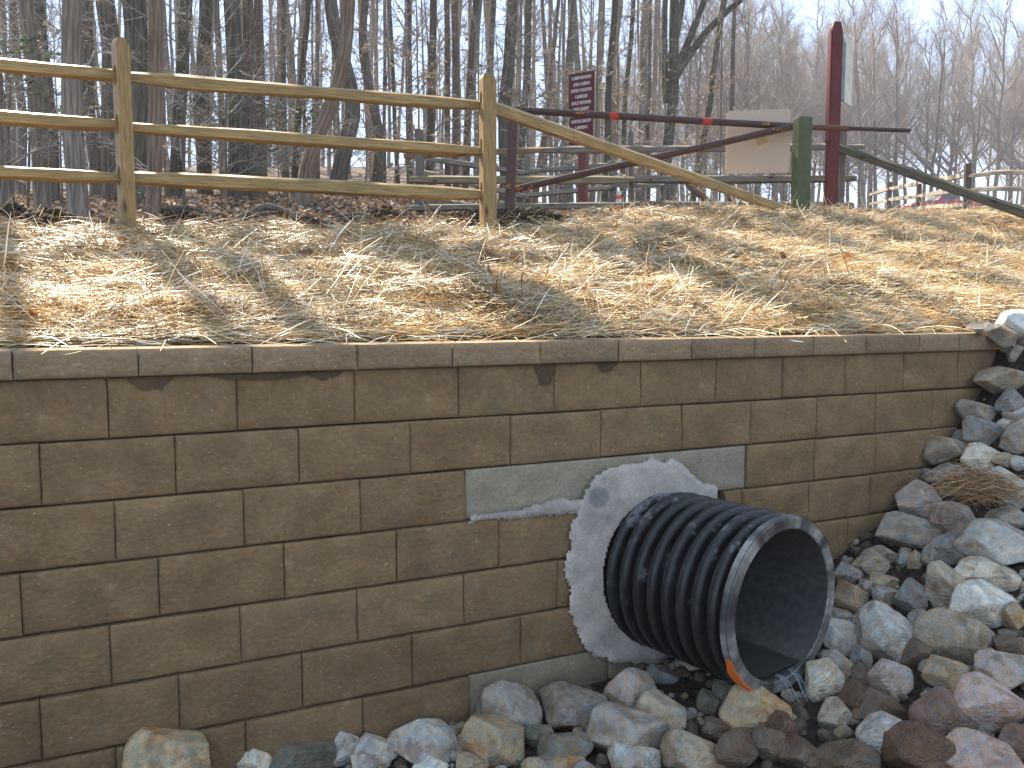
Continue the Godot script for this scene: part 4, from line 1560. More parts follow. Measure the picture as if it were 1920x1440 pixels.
func build_old_fences() -> void:
	var grey := Color(0.235, 0.215, 0.185)
	var f := thing("weathered_fence", "grey weathered three rail fence just behind the brown gate", "fence")
	for q in [[Vector3(-1.125, 2.731, -10.539), 1.0, 0.055, 31], [Vector3(1.457, 2.780, -10.694), 0.99, 0.035, 32], [Vector3(3.748, 2.703, -9.884), 0.95, 0.045, 33]]:
		var p: Vector3 = q[0]
		p.y = bank(p.x, -p.z)
		round_post(f, p, q[1], q[2], grey * 0.9, q[3])
	obj("rail", rail_mesh(Vector3(-1.313, 3.454, -10.552), Vector3(0.390, 3.540, -10.610), 0.10, 0.08, Color(0.25, 0.18, 0.11), 41), M.old_wood, f)
	obj("rail", rail_mesh(Vector3(0.261, 3.543, -10.661), Vector3(4.207, 3.535, -10.409), 0.11, 0.085, grey, 42), M.old_wood, f)
	obj("rail", rail_mesh(Vector3(-1.242, 3.162, -10.477), Vector3(1.495, 3.171, -10.578), 0.09, 0.10, Color(0.27, 0.235, 0.15), 43), M.old_wood, f)
	obj("rail", rail_mesh(Vector3(1.372, 3.185, -10.629), Vector3(4.112, 3.160, -10.376), 0.11, 0.09, grey, 44), M.old_wood, f)
	obj("rail", rail_mesh(Vector3(-1.275, 2.816, -10.446), Vector3(1.495, 2.867, -10.551), 0.09, 0.085, grey * 0.9, 45), M.old_wood, f)
	obj("rail", rail_mesh(Vector3(1.372, 2.873, -10.602), Vector3(4.080, 2.836, -10.348), 0.10, 0.10, grey * 0.95, 46), M.old_wood, f)

	var c := thing("corner_fence", "lower weathered fence turning a corner behind the maroon notice", "fence")
	for q in [[Vector3(0.230, 3.223, -13.795), 0.80, 0.05, 51], [Vector3(1.543, 3.191, -13.390), 0.80, 0.055, 52], [Vector3(2.299, 3.151, -13.186), 0.42, 0.05, 53], [Vector3(2.510, 3.187, -13.490), 0.5, 0.06, 54]]:
		var p: Vector3 = q[0]
		p.y = bank(p.x, -p.z)
		round_post(c, p, q[1], q[2], grey, q[3])
	for q in [[Vector3(-1.100, 3.536, -11.212), Vector3(0.253, 3.749, -13.740), 61], [Vector3(-1.203, 3.378, -11.198), Vector3(0.253, 3.370, -13.707), 62], [Vector3(-1.203, 3.022, -11.167), Vector3(0.253, 3.127, -13.686), 63], [Vector3(0.211, 3.766, -13.742), Vector3(1.556, 3.816, -13.345), 64], [Vector3(0.211, 3.396, -13.709), Vector3(1.556, 3.473, -13.315), 65], [Vector3(1.515, 3.497, -13.317), Vector3(2.298, 3.460, -13.113), 66], [Vector3(1.474, 3.840, -13.347), Vector3(2.492, 4.043, -14.770), 67]]:
		obj("rail", rail_mesh(q[0], q[1], 0.10, 0.075, Color(0.31, 0.285, 0.25) * rng.randf_range(0.85, 1.15), q[2]), M.old_wood, c)
	obj("fallen_brace", rail_mesh(Vector3(2.583, 3.441, -12.810), Vector3(3.019, 2.949, -12.365), 0.06, 0.08, Color(0.20, 0.125, 0.07), 68), M.old_wood, c)

	# the greenish brace and the rail fence far to the right
	var br := thing("brace_rail", "long greenish brace rail sloping down to the right edge", "rail")
	obj("rail_body", rail_mesh(Vector3(3.691, 3.424, -9.847), Vector3(5.233, 2.508, -8.612), 0.085, 0.10, Color(0.13, 0.125, 0.09), 71, 0.002, false), M.old_wood, br)

	var d := thing("far_fence", "pale weathered split rail fence at the far right before the truck", "fence")
	var pale := Color(0.40, 0.36, 0.30)
	var spots := [Vector3(15.517, 5.738, -37.505), Vector3(13.698, 5.067, -31.423), Vector3(12.604, 4.564, -26.862), Vector3(10.957, 3.904, -20.881), Vector3(11.787, 3.658, -18.651)]
	for k in spots.size():
		var p: Vector3 = spots[k]
		p.y = bank(p.x, -p.z)
		spots[k] = p
		round_post(d, p, 1.2, 0.085, Color(0.15, 0.115, 0.09), 80 + k)
	for k in spots.size() - 1:
		for y in [0.98, 0.60, 0.20]:
			obj("rail", rail_mesh(spots[k] + Vector3(0, y + rng.randf_range(-0.04, 0.04), 0), spots[k + 1] + Vector3(0, y + rng.randf_range(-0.04, 0.04), 0), 0.13, 0.11, pale * rng.randf_range(0.85, 1.1), 90 + k * 3 + int(y * 10.0), 0.02), M.old_wood, d)

	# striped marker and a pale box beyond the fence
	var mp := Vector3(1.488, 2.946, -12.064)
	mp.y = bank(mp.x, -mp.z)
	var mk := thing("striped_marker", "orange and white striped marker behind the weathered fence", "traffic marker", mp)
	for k in 6:
		var b := MB.new()
		b.tube([Vector3(0, k * 0.055, 0), Vector3(0, k * 0.055 + 0.054, 0)], [0.045 - k * 0.002, 0.045 - (k + 1) * 0.002], 14, Color(0.8, 0.12, 0.03) if k % 2 == 0 else Color(0.7, 0.7, 0.68), true)
		obj("stripe", b.mesh(), M.plain, mk)
	var bp := Vector3(3.331, 3.009, -12.772)
	bp.y = bank(bp.x, -bp.z)
	var bx := thing("utility_box", "small pale grey box low behind the weathered fence", "box", bp, -0.3)
	var bb := MB.new()
	bb.box(Transform3D(Basis(), Vector3(0, 0.07, 0)), Vector3(0.16, 0.16, 0.14), 0.008, Color(0.46, 0.48, 0.50))
	obj("case", bb.mesh(), M.plain, bx)
	bb = MB.new()
	bb.box(Transform3D(Basis(), Vector3(0, 0.157, 0)), Vector3(0.18, 0.014, 0.16), 0.004, Color(0.42, 0.44, 0.46))
	obj("lid", bb.mesh(), M.plain, bx)


func build_truck() -> void:
	var at := Vector3(29.471, 8.087, -58.792)
	at.y = bank(at.x, -at.z) + 0.1
	var t := thing("pickup_truck", "red pickup truck parked beyond the far right fence", "truck", at, 0.12)
	var red := Color(0.42, 0.018, 0.022)
	var paint := mat(Color.WHITE, 0.25)
	paint.clearcoat_enabled = true
	var b := MB.new()
	b.extrude(PackedVector2Array([Vector2(-2.75, 0.45), Vector2(2.8, 0.45), Vector2(2.8, 1.12), Vector2(0.55, 1.12), Vector2(0.5, 1.16), Vector2(-1.1, 1.16), Vector2(-2.65, 1.02), Vector2(-2.78, 0.85)]), -0.92, 0.92, red)
	obj("body", b.mesh(), paint, t)
	b = MB.new()
	b.extrude(PackedVector2Array([Vector2(-1.15, 1.16), Vector2(0.5, 1.16), Vector2(0.42, 1.78), Vector2(0.2, 1.85), Vector2(-0.45, 1.85), Vector2(-0.62, 1.78)]), -0.80, 0.80, red)
	obj("cab", b.mesh(), paint, t)
	for z in [-0.81, 0.81]:
		b = MB.new()
		b.extrude(PackedVector2Array([Vector2(-0.9, 1.2), Vector2(-0.05, 1.2), Vector2(-0.05, 1.74), Vector2(-0.52, 1.74)]), z - 0.006, z + 0.006, Color(0.10, 0.13, 0.15))
		obj("window", b.mesh(), mat(Color.WHITE, 0.35), t)
		b = MB.new()
		b.extrude(PackedVector2Array([Vector2(0.03, 1.2), Vector2(0.4, 1.2), Vector2(0.36, 1.74), Vector2(0.03, 1.74)]), z - 0.006, z + 0.006, Color(0.10, 0.13, 0.15))
		obj("window", b.mesh(), mat(Color.WHITE, 0.35), t)
	b = MB.new()
	b.poly([Vector3(-1.13, 1.18, -0.7), Vector3(-0.66, 1.76, -0.7), Vector3(-0.66, 1.76, 0.7), Vector3(-1.13, 1.18, 0.7)], Vector3(0, 1.2, 0), Color(0.14, 0.17, 0.19))
	var ws := obj("windscreen", b.mesh(), mat(Color.WHITE, 0.35), t)
	ws.position = Vector3(-0.012, 0.012, 0)
	b = MB.new()
	b.box(Transform3D(Basis(), Vector3(-2.82, 0.6, 0)), Vector3(0.12, 0.2, 1.8), 0.03, Color(0.4, 0.4, 0.4))
	obj("bumper", b.mesh(), M.plain, t)
	for x in [-1.85, 1.75]:
		for z in [-0.82, 0.82]:
			b = MB.new()
			b.tube([Vector3(x, 0.38, z - 0.12), Vector3(x, 0.38, z + 0.12)], [0.38, 0.38], 24, Color(0.02, 0.02, 0.02), true)
			var wheel := obj("wheel", b.mesh(), M.plain, t)
			b = MB.new()
			b.tube([Vector3(x, 0.38, z - 0.125), Vector3(x, 0.38, z + 0.125)], [0.21, 0.21], 18, Color(0.4, 0.4, 0.4), true)
			obj("rim", b.mesh(), M.plain, wheel)


# ---------------------------------------------------------------- trees
func limb(b: MB, p: Vector3, d: Vector3, length: float, r: float, level: int, cfg: Dictionary, g: RandomNumberGenerator, col: Color) -> void:
	var segs: int = cfg.segs[level]
	var pts := [p]
	var rad := [r]
	var dirs := [d]
	var dd := d
	var rising: float = cfg.rise[level]
	for k in segs:
		dd = (dd + Vector3(g.randfn(0, 1), g.randfn(0, 1), g.randfn(0, 1)) * cfg.wiggle[level] + Vector3.UP * rising).normalized()
		pts.append(pts[-1] + dd * length / segs)
		rad.append(maxf(r * (1.0 - 0.8 * (k + 1) / segs), 0.0035))
		dirs.append(dd)
	b.tube(pts, rad, cfg.sides[level], col, false, 1.0, 1.0)
	if level + 1 >= cfg.levels:
		return
	var count: int = cfg.kids[level]
	for k in count:
		var u := lerpf(cfg.start[level], 1.0, (k + g.randf()) / count)
		var e: int = mini(int(u * segs), segs - 1)
		var q: Vector3 = pts[e].lerp(pts[e + 1], u * segs - e)
		var axis: Vector3 = dirs[e]
		var across := axis.cross(Vector3(g.randfn(0, 1), g.randfn(0, 1), g.randfn(0, 1))).normalized()
		var cd := axis.rotated(across, g.randf_range(cfg.open[level] * 0.7, cfg.open[level] * 1.3))
		if cfg.get("flat", 0.0) > 0.0 and level < 2:
			cd.y *= 1.0 - cfg.flat
			cd = cd.normalized()
		limb(b, q, cd, length * g.randf_range(cfg.ratio[level] * 0.7, cfg.ratio[level] * 1.2) * (1.15 - 0.45 * u), maxf(r * (1.0 - 0.7 * u) * 0.55, 0.0035), level + 1, cfg, g, col)


# bare crown round a straight stem of height h, limbs from "low" upwards
func crown_mesh(h: float, low: float, r: float, primaries: int, cfg: Dictionary, sd: int, col: Color) -> ArrayMesh:
	var g := RandomNumberGenerator.new()
	g.seed = sd
	var b := MB.new()
	for k in primaries:
		var u := (k + g.randf()) / primaries
		var y := lerpf(low, h * 0.98, u)
		var a := g.randf() * TAU
		var open: float = lerpf(cfg.base_open, cfg.base_open * 0.45, u)
		var d := Vector3(cos(a) * sin(open), cos(open), sin(a) * sin(open))
		var size := lerpf(cfg.reach, cfg.reach * 0.4, u) * g.randf_range(0.7, 1.2)
		limb(b, Vector3(0, y, 0), d, size, r * lerpf(0.42, 0.25, u) * g.randf_range(0.7, 1.2), 0, cfg, g, col)
	return b.mesh()


func trunk_mesh(h: float, r: float, lean: float, sd: int, col: Color, flare := 0.35, crook := 0.0) -> ArrayMesh:
	var b := MB.new()
	var pts := []
	var rad := []
	var n := 26
	for k in n + 1:
		var u := pow(float(k) / n, 1.6)
		var y := u * h
		var x := lean * y + crook * r * 5.0 * sin(y * 1.1 + sd) * smooth(0.0, 2.0, y) + r * 0.9 * fine.get_noise_2d(y * 0.9, sd * 10.0)
		var z := r * 0.9 * fine.get_noise_2d(y * 0.9, sd * 10.0 + 99.0)
		pts.append(Vector3(x, y - 0.15, z))
		rad.append(r * (1.0 - 0.72 * u) * (1.0 + flare * exp(-y * 5.0) + 0.05 * fine.get_noise_2d(y * 7.0, sd * 3.0)))
	b.tube(pts, rad, 14, col, false, 5.0, 0.45)
	return b.mesh()


const BARKS := [Color(0.32, 0.275, 0.215), Color(0.215, 0.185, 0.145), Color(0.165, 0.155, 0.11), Color(0.32, 0.24, 0.17), Color(0.25, 0.195, 0.145)]


func build_trees(leaf: ArrayMesh) -> void:
	var forest := {"levels": 4, "segs": [6, 4, 3, 2], "rise": [0.10, 0.05, 0.03, 0.0], "wiggle": [0.14, 0.2, 0.25, 0.25], "sides": [6, 4, 3, 3], "kids": [7, 5, 4, 0], "start": [0.2, 0.15, 0.1, 0.0], "open": [0.75, 0.8, 0.8, 0.8], "ratio": [0.5, 0.5, 0.55, 0.5], "base_open": 1.0, "reach": 3.2}
	var fan := forest.duplicate(true)
	fan.rise = [0.11, 0.09, 0.07, 0.04]
	fan.kids = [8, 6, 5, 0]
	fan.open = [0.5, 0.55, 0.6, 0.6]
	fan.base_open = 0.92
	fan.reach = 6.2
	var tw := Color(0.28, 0.23, 0.185)
	var crowns := []
	for k in 4:
		crowns.append(crown_mesh(21.0, 8.0, 0.22, 15, forest, 300 + k, tw))
	var open_cfg := forest.duplicate(true)
	open_cfg.kids = [4, 4, 3, 0]
	open_cfg.reach = 2.6
	var sparse := []
	for k in 3:
		sparse.append(crown_mesh(21.0, 12.0, 0.2, 4, open_cfg, 310 + k, tw))
	var fans := []
	for k in 3:
		fans.append(crown_mesh(16.0, 3.6, 0.22, 15, fan, 320 + k, Color(0.31, 0.27, 0.23)))
	# low epicormic twigs on near trunks
	var sprig_cfg := {"levels": 3, "segs": [5, 3, 2], "rise": [0.02, 0.0, 0.0], "wiggle": [0.2, 0.25, 0.25], "sides": [4, 3, 3], "kids": [7, 4, 0], "start": [0.15, 0.1, 0.0], "open": [0.7, 0.7, 0.6], "ratio": [0.45, 0.5, 0.5], "base_open": 1.35, "reach": 1.5, "flat": 0.6}
	var sprigs := []
	for k in 3:
		sprigs.append(crown_mesh(9.0, 1.2, 0.05, 13, sprig_cfg, 340 + k, Color(0.30, 0.26, 0.22)))
	# label, x, z, radius, lean, bark
	var rows := [
		["pale trunk leaning left at the left edge of the photo", -5.52, -9.50, 0.074, -0.077, 0],
		["grey straight trunk second from the left edge", -5.67, -10.50, 0.092, -0.025, 0],
		["thinner trunk close behind the second trunk from the left", -6.85, -13.00, 0.073, -0.024, 1],
		["widest flared trunk left of the left fence post", -4.57, -9.20, 0.103, -0.012, 0],
		["dark trunk right behind the widest flared trunk", -7.22, -15.00, 0.103, 0.000, 1],
		["broad dark trunk directly behind the left fence post", -6.52, -14.00, 0.158, 0.008, 1],
		["slim trunk between the two leftmost trunks", -11.29, -20.00, 0.100, -0.003, 1],
		["thick mossy trunk just right of the left fence post", -5.59, -13.00, 0.179, 0.008, 2],
		["reddish trunk leaning right in front of the thick mossy one", -4.19, -10.00, 0.084, 0.078, 3],
		["dark trunk leaning right beside the reddish one", -5.50, -14.00, 0.109, 0.109, 2],
		["straight dark trunk over the left third of the near rails", -5.29, -15.00, 0.122, 0.005, 2],
		["slim trunk between two straight dark trunks", -7.36, -22.00, 0.089, 0.008, 1],
		["stout dark trunk over the middle of the left half", -4.48, -14.00, 0.140, 0.013, 2],
		["left stem of a close pair of brown trunks", -4.34, -14.50, 0.100, 0.005, 4],
		["right stem of a close pair of brown trunks", -4.32, -15.00, 0.084, 0.008, 4],
		["thin dark trunk right of the brown pair", -4.99, -19.00, 0.065, 0.013, 2],
		["thin trunk leaning right beside the thick leaning one", -4.04, -16.00, 0.060, 0.097, 2],
		["very thin upright trunk before the thick leaning one", -4.50, -20.00, 0.056, 0.019, 1],
		["thick crooked pale trunk leaning right above the near rails", -2.93, -12.00, 0.112, 0.195, 3],
		["stout trunk close behind the thick crooked one", -3.07, -15.00, 0.150, 0.054, 1],
		["straight grey trunk right of the thick crooked one", -2.73, -17.00, 0.106, 0.021, 1],
		["wiry trunk right of the straight grey one", -3.06, -21.00, 0.046, 0.003, 1],
		["wiry dark trunk bending to the left", -2.47, -19.00, 0.048, -0.040, 2],
		["slim dark trunk left of the right fence post's neighbours", -2.35, -20.00, 0.056, 0.008, 2],
		["dark trunk above the corner of the weathered fence", -1.64, -17.00, 0.080, 0.024, 2],
		["left one of two brown trunks left of the right fence post", -1.35, -18.00, 0.068, 0.005, 4],
		["right one of two brown trunks left of the right fence post", -1.10, -17.00, 0.074, 0.003, 4],
		["dark trunk leaning right just left of the right fence post", -1.09, -19.00, 0.083, 0.059, 2],
		["trunk rising directly behind the right fence post", -0.49, -20.00, 0.081, 0.008, 1],
		["stout dark trunk just right of the right fence post", -0.13, -15.00, 0.112, 0.031, 2],
		["trunk leaning right above the gate's hinge post", 0.13, -17.00, 0.080, 0.052, 2],
		["pale broken topped trunk leaning right above the gate", 0.42, -18.00, 0.090, 0.135, 3],
		["thin leaning trunk left of the maroon sign", 1.18, -22.00, 0.055, 0.065, 1],
		["dark leaning trunk right of the maroon sign", 1.78, -17.00, 0.069, 0.047, 2],
		["thin dark trunk second right of the maroon sign", 2.38, -19.00, 0.059, 0.040, 2],
		["thin straight trunk over the middle of the gate", 3.14, -20.00, 0.050, -0.007, 1],
		["trunk over the gate's right half that parts into long limbs", 3.21, -18.00, 0.113, 0.017, 2],
		["long dark trunk leaning right beside the parting one", 3.92, -19.00, 0.077, 0.143, 2],
		["slim trunk above the cardboard board", 6.01, -24.00, 0.068, 0.007, 1],
	]
	var g := RandomNumberGenerator.new()
	g.seed = 606
	var n := 0
	for q in rows:
		var p := Vector3(q[1], 0.0, q[2])
		p.y = bank(p.x, -p.z)
		var t := thing("tree", q[0], "tree", p, 0.0, "trees at the forest edge")
		var crooked: bool = (q[0] as String).contains("crooked")
		var broken: bool = (q[0] as String).contains("broken")
		var h := 21.0 if not broken else 5.0
		if crooked:
			h = 10.0
		obj("trunk", trunk_mesh(h, q[3], q[4], n, BARKS[q[5]], 0.45 if q[3] > 0.1 else 0.25, 0.35 if crooked else 0.06), M.bark, t)
		if not broken:
			var o := obj("crown", sparse[n % 3], M.twig, t)
			var k: float = h / 21.0
			o.scale = Vector3(1, 1, 1) * k
			o.rotation = Vector3(0, g.randf() * TAU, 0)
			o.basis = Basis(Vector3(1, 0, 0), Vector3(q[4], 1, 0), Vector3(0, 0, 1)) * o.basis
		if (q[0] as String).contains("parts into long limbs"):
			var b := MB.new()
			for e in [[Vector3(3.285, 6.191, -18.472), Vector3(3.825, 7.424, -18.580), Vector3(4.219, 8.544, -18.678)], [Vector3(3.262, 5.967, -18.452), Vector3(3.185, 7.262, -18.767), Vector3(3.335, 8.699, -19.093)], [Vector3(3.397, 6.415, -18.492), Vector3(4.061, 7.525, -18.388), Vector3(4.730, 7.952, -18.225)], [Vector3(3.330, 6.751, -18.521), Vector3(3.603, 7.749, -18.910), Vector3(3.836, 9.007, -19.321)]]:
				var pts := []
				for m in 9:
					var u := m / 8.0
					pts.append((e[0] as Vector3).lerp(e[1], u).lerp((e[1] as Vector3).lerp(e[2], u), u) - p)
				b.tube(pts, [0.095, 0.09, 0.085, 0.08, 0.075, 0.07, 0.065, 0.06, 0.05], 8, BARKS[2], false, 3.0, 0.5)
			obj("long_limb", b.mesh(), M.bark, t)
		if g.randf() < 0.35:
			var o := obj("low_twigs", sprigs[n % 3], M.twig, t)
			o.set_meta("kind", "stuff")
			o.rotation.y = g.randf() * TAU
			o.scale = Vector3.ONE * g.randf_range(0.8, 1.1)
		n += 1
	# the rest of the wood: copies of a few grown trees
	var proto := []
	for k in 4:
		var t := thing("forest_tree", "tall thin bare tree among many in the wood behind", "tree", Vector3.ZERO, 0.0, "bare trees in the wood behind")
		obj("trunk", trunk_mesh(21.0, 0.13, 0.0, 40 + k, BARKS[1 + k % 3] * 1.1, 0.3, 0.05), M.bark, t)
		obj("crown", sparse[k % 3], M.twig, t)
		proto.append(t)
	for k in 3:
		var t := thing("forest_tree", "bare fan crowned tree of the tree line beyond the right hand fence", "tree", Vector3.ZERO, 0.0, "bare trees of the far tree line")
		obj("trunk", trunk_mesh(14.5, 0.17, 0.0, 50 + k, BARKS[k % 2] * 1.1, 0.3, 0.08), M.bark, t)
		obj("crown", fans[k], M.twig, t)
		proto.append(t)
	var placed := []
	for k in 4000:
		if placed.size() >= 205:
			break
		var right := placed.size() >= 130
		var u := g.randf_range(0.19, 0.72) if right else g.randf_range(-0.72, 0.17)
		var f := g.randf_range(52.0, 92.0) if right else 24.0 + 40.0 * pow(g.randf(), 0.8)
		var p := Vector3(u * f, 0, -f)
		var free := true
		for q in placed:
			if Vector2(q.x - p.x, q.z - p.z).length() < 1.2:
				free = false
		if right and f < 66.0 and u > 0.42 and u < 0.64:
			free = false
		if not free:
			continue
		p.y = bank(p.x, f)
		var kind := 4 + g.randi() % 3 if right else g.randi() % 4
		var src: Node3D = proto[kind]
		var t: Node3D = src
		if placed.size() > 0 and src.position != Vector3.ZERO:
			t = copy_of(src, "forest_tree", src.get_meta("label"), src.get_meta("group"))
		t.position = p
		t.rotation = Vector3(g.randfn(0, 0.03), g.randf() * TAU, g.randfn(0, 0.04))
		var sc := g.randf_range(0.8, 1.15)
		var fat := g.randf_range(0.6, 1.25)
		t.scale = Vector3(sc * fat, sc, sc * fat) if not right else Vector3.ONE * g.randf_range(0.85, 1.2) * (0.85 if u < 0.38 else 1.0)
		placed.append(p)
	# understorey: thin saplings, some still holding pale dead leaves
	var scfg := {"levels": 3, "segs": [6, 4, 2], "rise": [0.03, 0.02, 0.0], "wiggle": [0.15, 0.22, 0.25], "sides": [4, 3, 3], "kids": [7, 4, 0], "start": [0.15, 0.1, 0.0], "open": [0.6, 0.65, 0.6], "ratio": [0.42, 0.45, 0.5], "base_open": 1.2, "reach": 1.5, "flat": 0.45}
	var saps := []
	for k in 6:
		var leafy := k < 3
		var holly := k == 5
		var t := thing("sapling", "leafy beech sapling holding pale dead leaves in the understorey" if leafy else ("dark green holly bush low in the understorey" if holly else "thin bare sapling in the understorey"), "sapling", Vector3.ZERO, 0.0, "saplings between the trunks")
		var h := 1.5 if holly else 4.2
		obj("stem", trunk_mesh(h, 0.022, 0.05, 70 + k, BARKS[0], 0.1, 0.4), M.bark, t)
		var cm := crown_mesh(h, 0.25, 0.03, 18 if not holly else 20, scfg, 360 + k, Color(0.30, 0.26, 0.22))
		obj("branches", cm, M.twig, t)
		if leafy or holly:
			var b := MB.new()
			var verts: PackedVector3Array = cm.surface_get_arrays(0)[Mesh.ARRAY_VERTEX]
			var lv: PackedVector3Array = leaf.surface_get_arrays(0)[Mesh.ARRAY_VERTEX]
			var ln: PackedVector3Array = leaf.surface_get_arrays(0)[Mesh.ARRAY_NORMAL]
			var li: PackedInt32Array = leaf.surface_get_arrays(0)[Mesh.ARRAY_INDEX]
			for m in (420 if leafy else 420):
				var p := verts[g.randi() % verts.size()]
				if p.y > (2.6 if leafy else 1.7):
					continue
				var bs := Basis.from_euler(Vector3(g.randfn(0, 0.6), g.randf() * TAU, g.randfn(-0.5, 0.5))) * Basis.from_scale(Vector3.ONE * (g.randf_range(0.05, 0.085) if leafy else g.randf_range(0.045, 0.07)))
				var col := Color(0.46, 0.31, 0.17).lerp(Color(0.56, 0.46, 0.33), g.randf()) if leafy else Color(0.06, 0.12, 0.035).lerp(Color(0.12, 0.18, 0.06), g.randf())
				var first := b.v.size()
				for e in lv.size():
					b.vert(bs * lv[e] + p, (bs * ln[e]).normalized(), Vector2.ZERO, col)
				for e in li:
					b.i.append(first + e)
			obj("dead_leaves" if leafy else "leaves", b.mesh(), M.leaf, t)
		saps.append(t)
	# where they stand: across the view (per unit of distance), distance, kind
	var where := [[-0.56, 11, 0], [-0.44, 13, 1], [-0.52, 15, 3], [-0.40, 15, 4], [-0.33, 13, 3], [-0.30, 15, 0], [-0.24, 16, 4], [-0.20, 17, 2], [-0.12, 16, 0], [-0.15, 14.5, 3], [-0.09, 17, 1], [-0.04, 15, 2], [-0.01, 15, 0], [0.02, 14.5, 4], [0.05, 17, 1], [0.09, 16, 0], [0.12, 18, 2], [0.15, 17, 3], [0.18, 18, 0], [0.21, 19, 1], [0.24, 18, 3], [0.06, 20, 3], [0.13, 22, 4], [0.28, 24, 1], [-0.35, 19, 1], [-0.27, 21, 2], [-0.47, 20, 0], [-0.17, 21, 1], [-0.07, 22, 0], [0.0, 22, 4], [0.17, 24, 2], [0.22, 26, 0], [0.32, 27, 3], [-0.6, 14, 4], [-0.38, 10.5, 4],
		[-0.335, 13.5, 5], [-0.315, 14.5, 5], [-0.585, 9.5, 5], [-0.24, 16, 5], [0.295, 22, 5], [0.315, 21, 5], [0.30, 24, 5], [-0.285, 15, 5]]
	var used := {}
	for q in where:
		var src: Node3D = saps[q[2]]
		var t: Node3D = src
		if used.has(q[2]):
			t = copy_of(src, "sapling", src.get_meta("label"), src.get_meta("group"))
		used[q[2]] = true
		var p := Vector3(q[0] * q[1], 0, -q[1])
		p.y = bank(p.x, -p.z) - 0.02
		t.position = p
		t.rotation = Vector3(0, g.randf() * TAU, 0)
		t.scale = Vector3.ONE * g.randf_range(0.75, 1.2) * (1.0 if q[2] < 5 else 1.0)
	# fallen branches
	var fallen := [[Vector3(-2.565, 2.294, -7.600), Vector3(-2.400, 2.580, -9.600), 0.03], [Vector3(-2.848, 2.532, -9.300), Vector3(-2.250, 2.485, -9.000), 0.06], [Vector3(-4.207, 2.681, -10.200), Vector3(-3.240, 2.580, -9.600), 0.035], [Vector3(-1.955, 2.516, -9.200), Vector3(-1.075, 2.426, -8.600), 0.016]]
	var names := ["fallen branch lying left of the near rails' middle", "thickest fallen branch on the leaf litter behind the rails", "fallen branch between the thick mossy trunk and the post", "thin fallen stick on the litter right of the thick branch"]
	for k in fallen.size():
		var q: Array = fallen[k]
		var b := MB.new()
		var pts := []
		var rad := []
		for m in 8:
			var u := m / 7.0
			var p: Vector3 = (q[0] as Vector3).lerp(q[1], u)
			p.y = bank(p.x, -p.z) + q[2] + 0.10 * sin(u * PI) + 0.03 * fine.get_noise_2d(u * 40.0, k * 30.0)
			pts.append(p)
			rad.append(q[2] * (1.0 - 0.6 * u))
		b.tube(pts, rad, 8, BARKS[1], true, 3.0, 0.5)
		tag(obj("fallen_branch", b.mesh(), M.bark), names[k], "branch", "fallen branches")
	# the mass of the wood further off, past telling apart
	for k in 2:
		var b := MB.new()
		var tr: ArrayMesh = trunk_mesh(15.0, 0.16, 0.0, 60 + k, BARKS[1] * 1.15, 0.3, 0.08)
		for src in [tr, fans[k] if k == 0 else crowns[k]]:
			var arr: Array = (src as ArrayMesh).surface_get_arrays(0)
			var first := b.v.size()
			b.v.append_array(arr[Mesh.ARRAY_VERTEX])
			b.n.append_array(arr[Mesh.ARRAY_NORMAL])
			b.uv.append_array(arr[Mesh.ARRAY_TEX_UV])
			b.c.append_array(arr[Mesh.ARRAY_COLOR])
			for e in (arr[Mesh.ARRAY_INDEX] as PackedInt32Array):
				b.i.append(first + e)
		var buf := PackedFloat32Array()
		for m in (90 if k == 0 else 60):
			var f := g.randf_range(62.0, 135.0)
			var u := g.randf_range(-0.85, 0.30) if k == 1 else g.randf_range(0.0, 0.85)
			if k == 0:
				f = g.randf_range(92.0, 140.0)
			var p := Vector3(u * f, 0, -f)
			p.y = bank(p.x, f)
			put(buf, Transform3D(Basis.from_euler(Vector3(0, g.randf() * TAU, 0)).scaled(Vector3.ONE * g.randf_range(0.85, 1.2)), p), Color.WHITE * g.randf_range(0.85, 1.15))
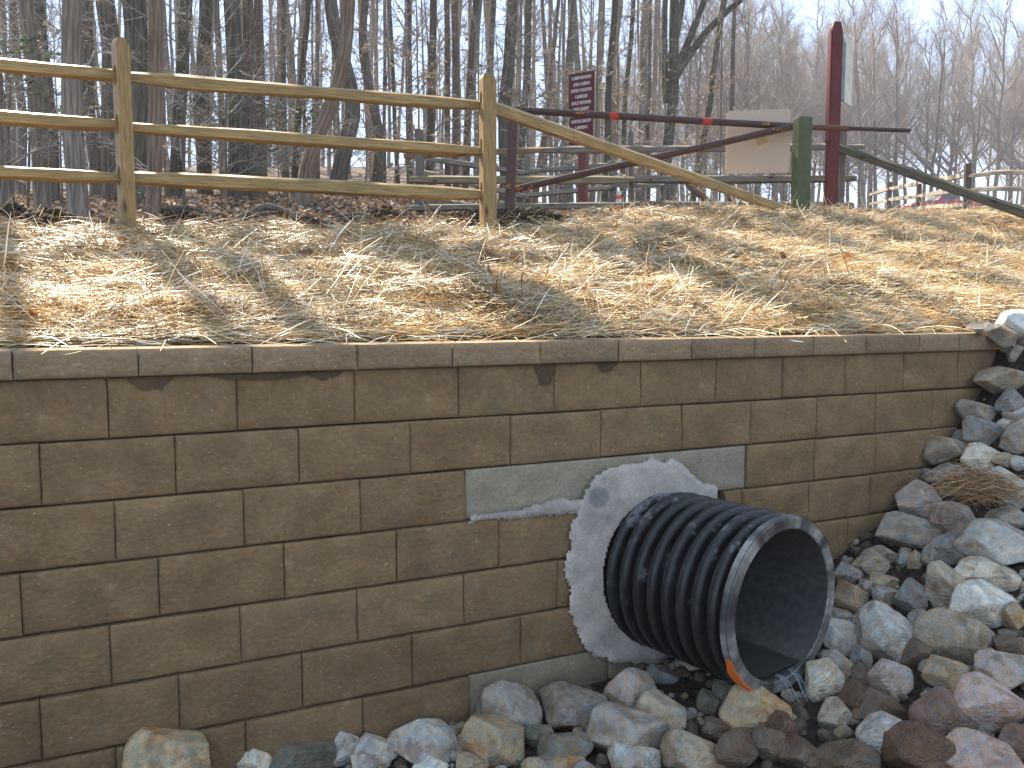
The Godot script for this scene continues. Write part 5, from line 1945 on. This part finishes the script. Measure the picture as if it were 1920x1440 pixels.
		tag(multi("far_woods", b.mesh(), M.twig, buf), "grey mass of bare woodland in the distance", "", "", "stuff")


# ---------------------------------------------------------------- the scene
func _ready() -> void:
	var cam := Camera3D.new()
	cam.name = "camera"
	cam.position = Vector3(0, EYE, 0)
	cam.rotation.x = -0.0875
	cam.fov = 48.455
	cam.far = 600.0
	cam.near = 0.05
	add_child(cam)
	cam.current = true
	var env := Environment.new()
	env.background_mode = Environment.BG_SKY
	var sky := Sky.new()
	var ps := ProceduralSkyMaterial.new()
	ps.sky_top_color = Color(0.60, 0.68, 0.80)
	ps.sky_horizon_color = Color(0.71, 0.84, 1.0)
	ps.sky_curve = 0.22
	ps.ground_bottom_color = Color(0.30, 0.25, 0.20)
	ps.ground_horizon_color = Color(0.6, 0.6, 0.6)
	ps.sun_angle_max = 50.0
	ps.sun_curve = 0.08
	ps.energy_multiplier = 0.62
	sky.sky_material = ps
	env.sky = sky
	env.tonemap_mode = Environment.TONE_MAPPER_LINEAR
	env.tonemap_exposure = 3.75
	env.sdfgi_enabled = true
	env.ssao_enabled = true
	env.ssil_enabled = true
	env.fog_enabled = true
	env.fog_density = 0.0014
	env.fog_light_color = Color(0.97, 0.97, 1.0)
	var we := WorldEnvironment.new()
	we.name = "environment"
	we.environment = env
	add_child(we)
	var sun := DirectionalLight3D.new()
	sun.name = "sun"
	sun.light_energy = 1.6
	sun.light_color = Color(1.0, 0.95, 0.87)
	sun.light_angular_distance = 0.5
	sun.shadow_enabled = true
	# from ahead and 33 degrees to the left, 41 degrees up
	sun.rotation = Vector3(deg_to_rad(-41.0), deg_to_rad(180.0 + 33.0), 0.0)
	add_child(sun)

	rng.seed = 2024
	lump.seed = 12
	lump.frequency = 0.55
	lump.fractal_octaves = 3
	fine.seed = 34
	fine.frequency = 0.25
	fine.fractal_octaves = 3
	make_materials()
	make_ico(4)
	build_ground()
	build_wall()
	build_pipe()
	build_near_fence()
	build_gate()
	build_old_fences()
	build_truck()
	var leaf := leaf_mesh()
	build_trees(leaf)
	build_stones()
	build_straw()
	build_litter(leaf)
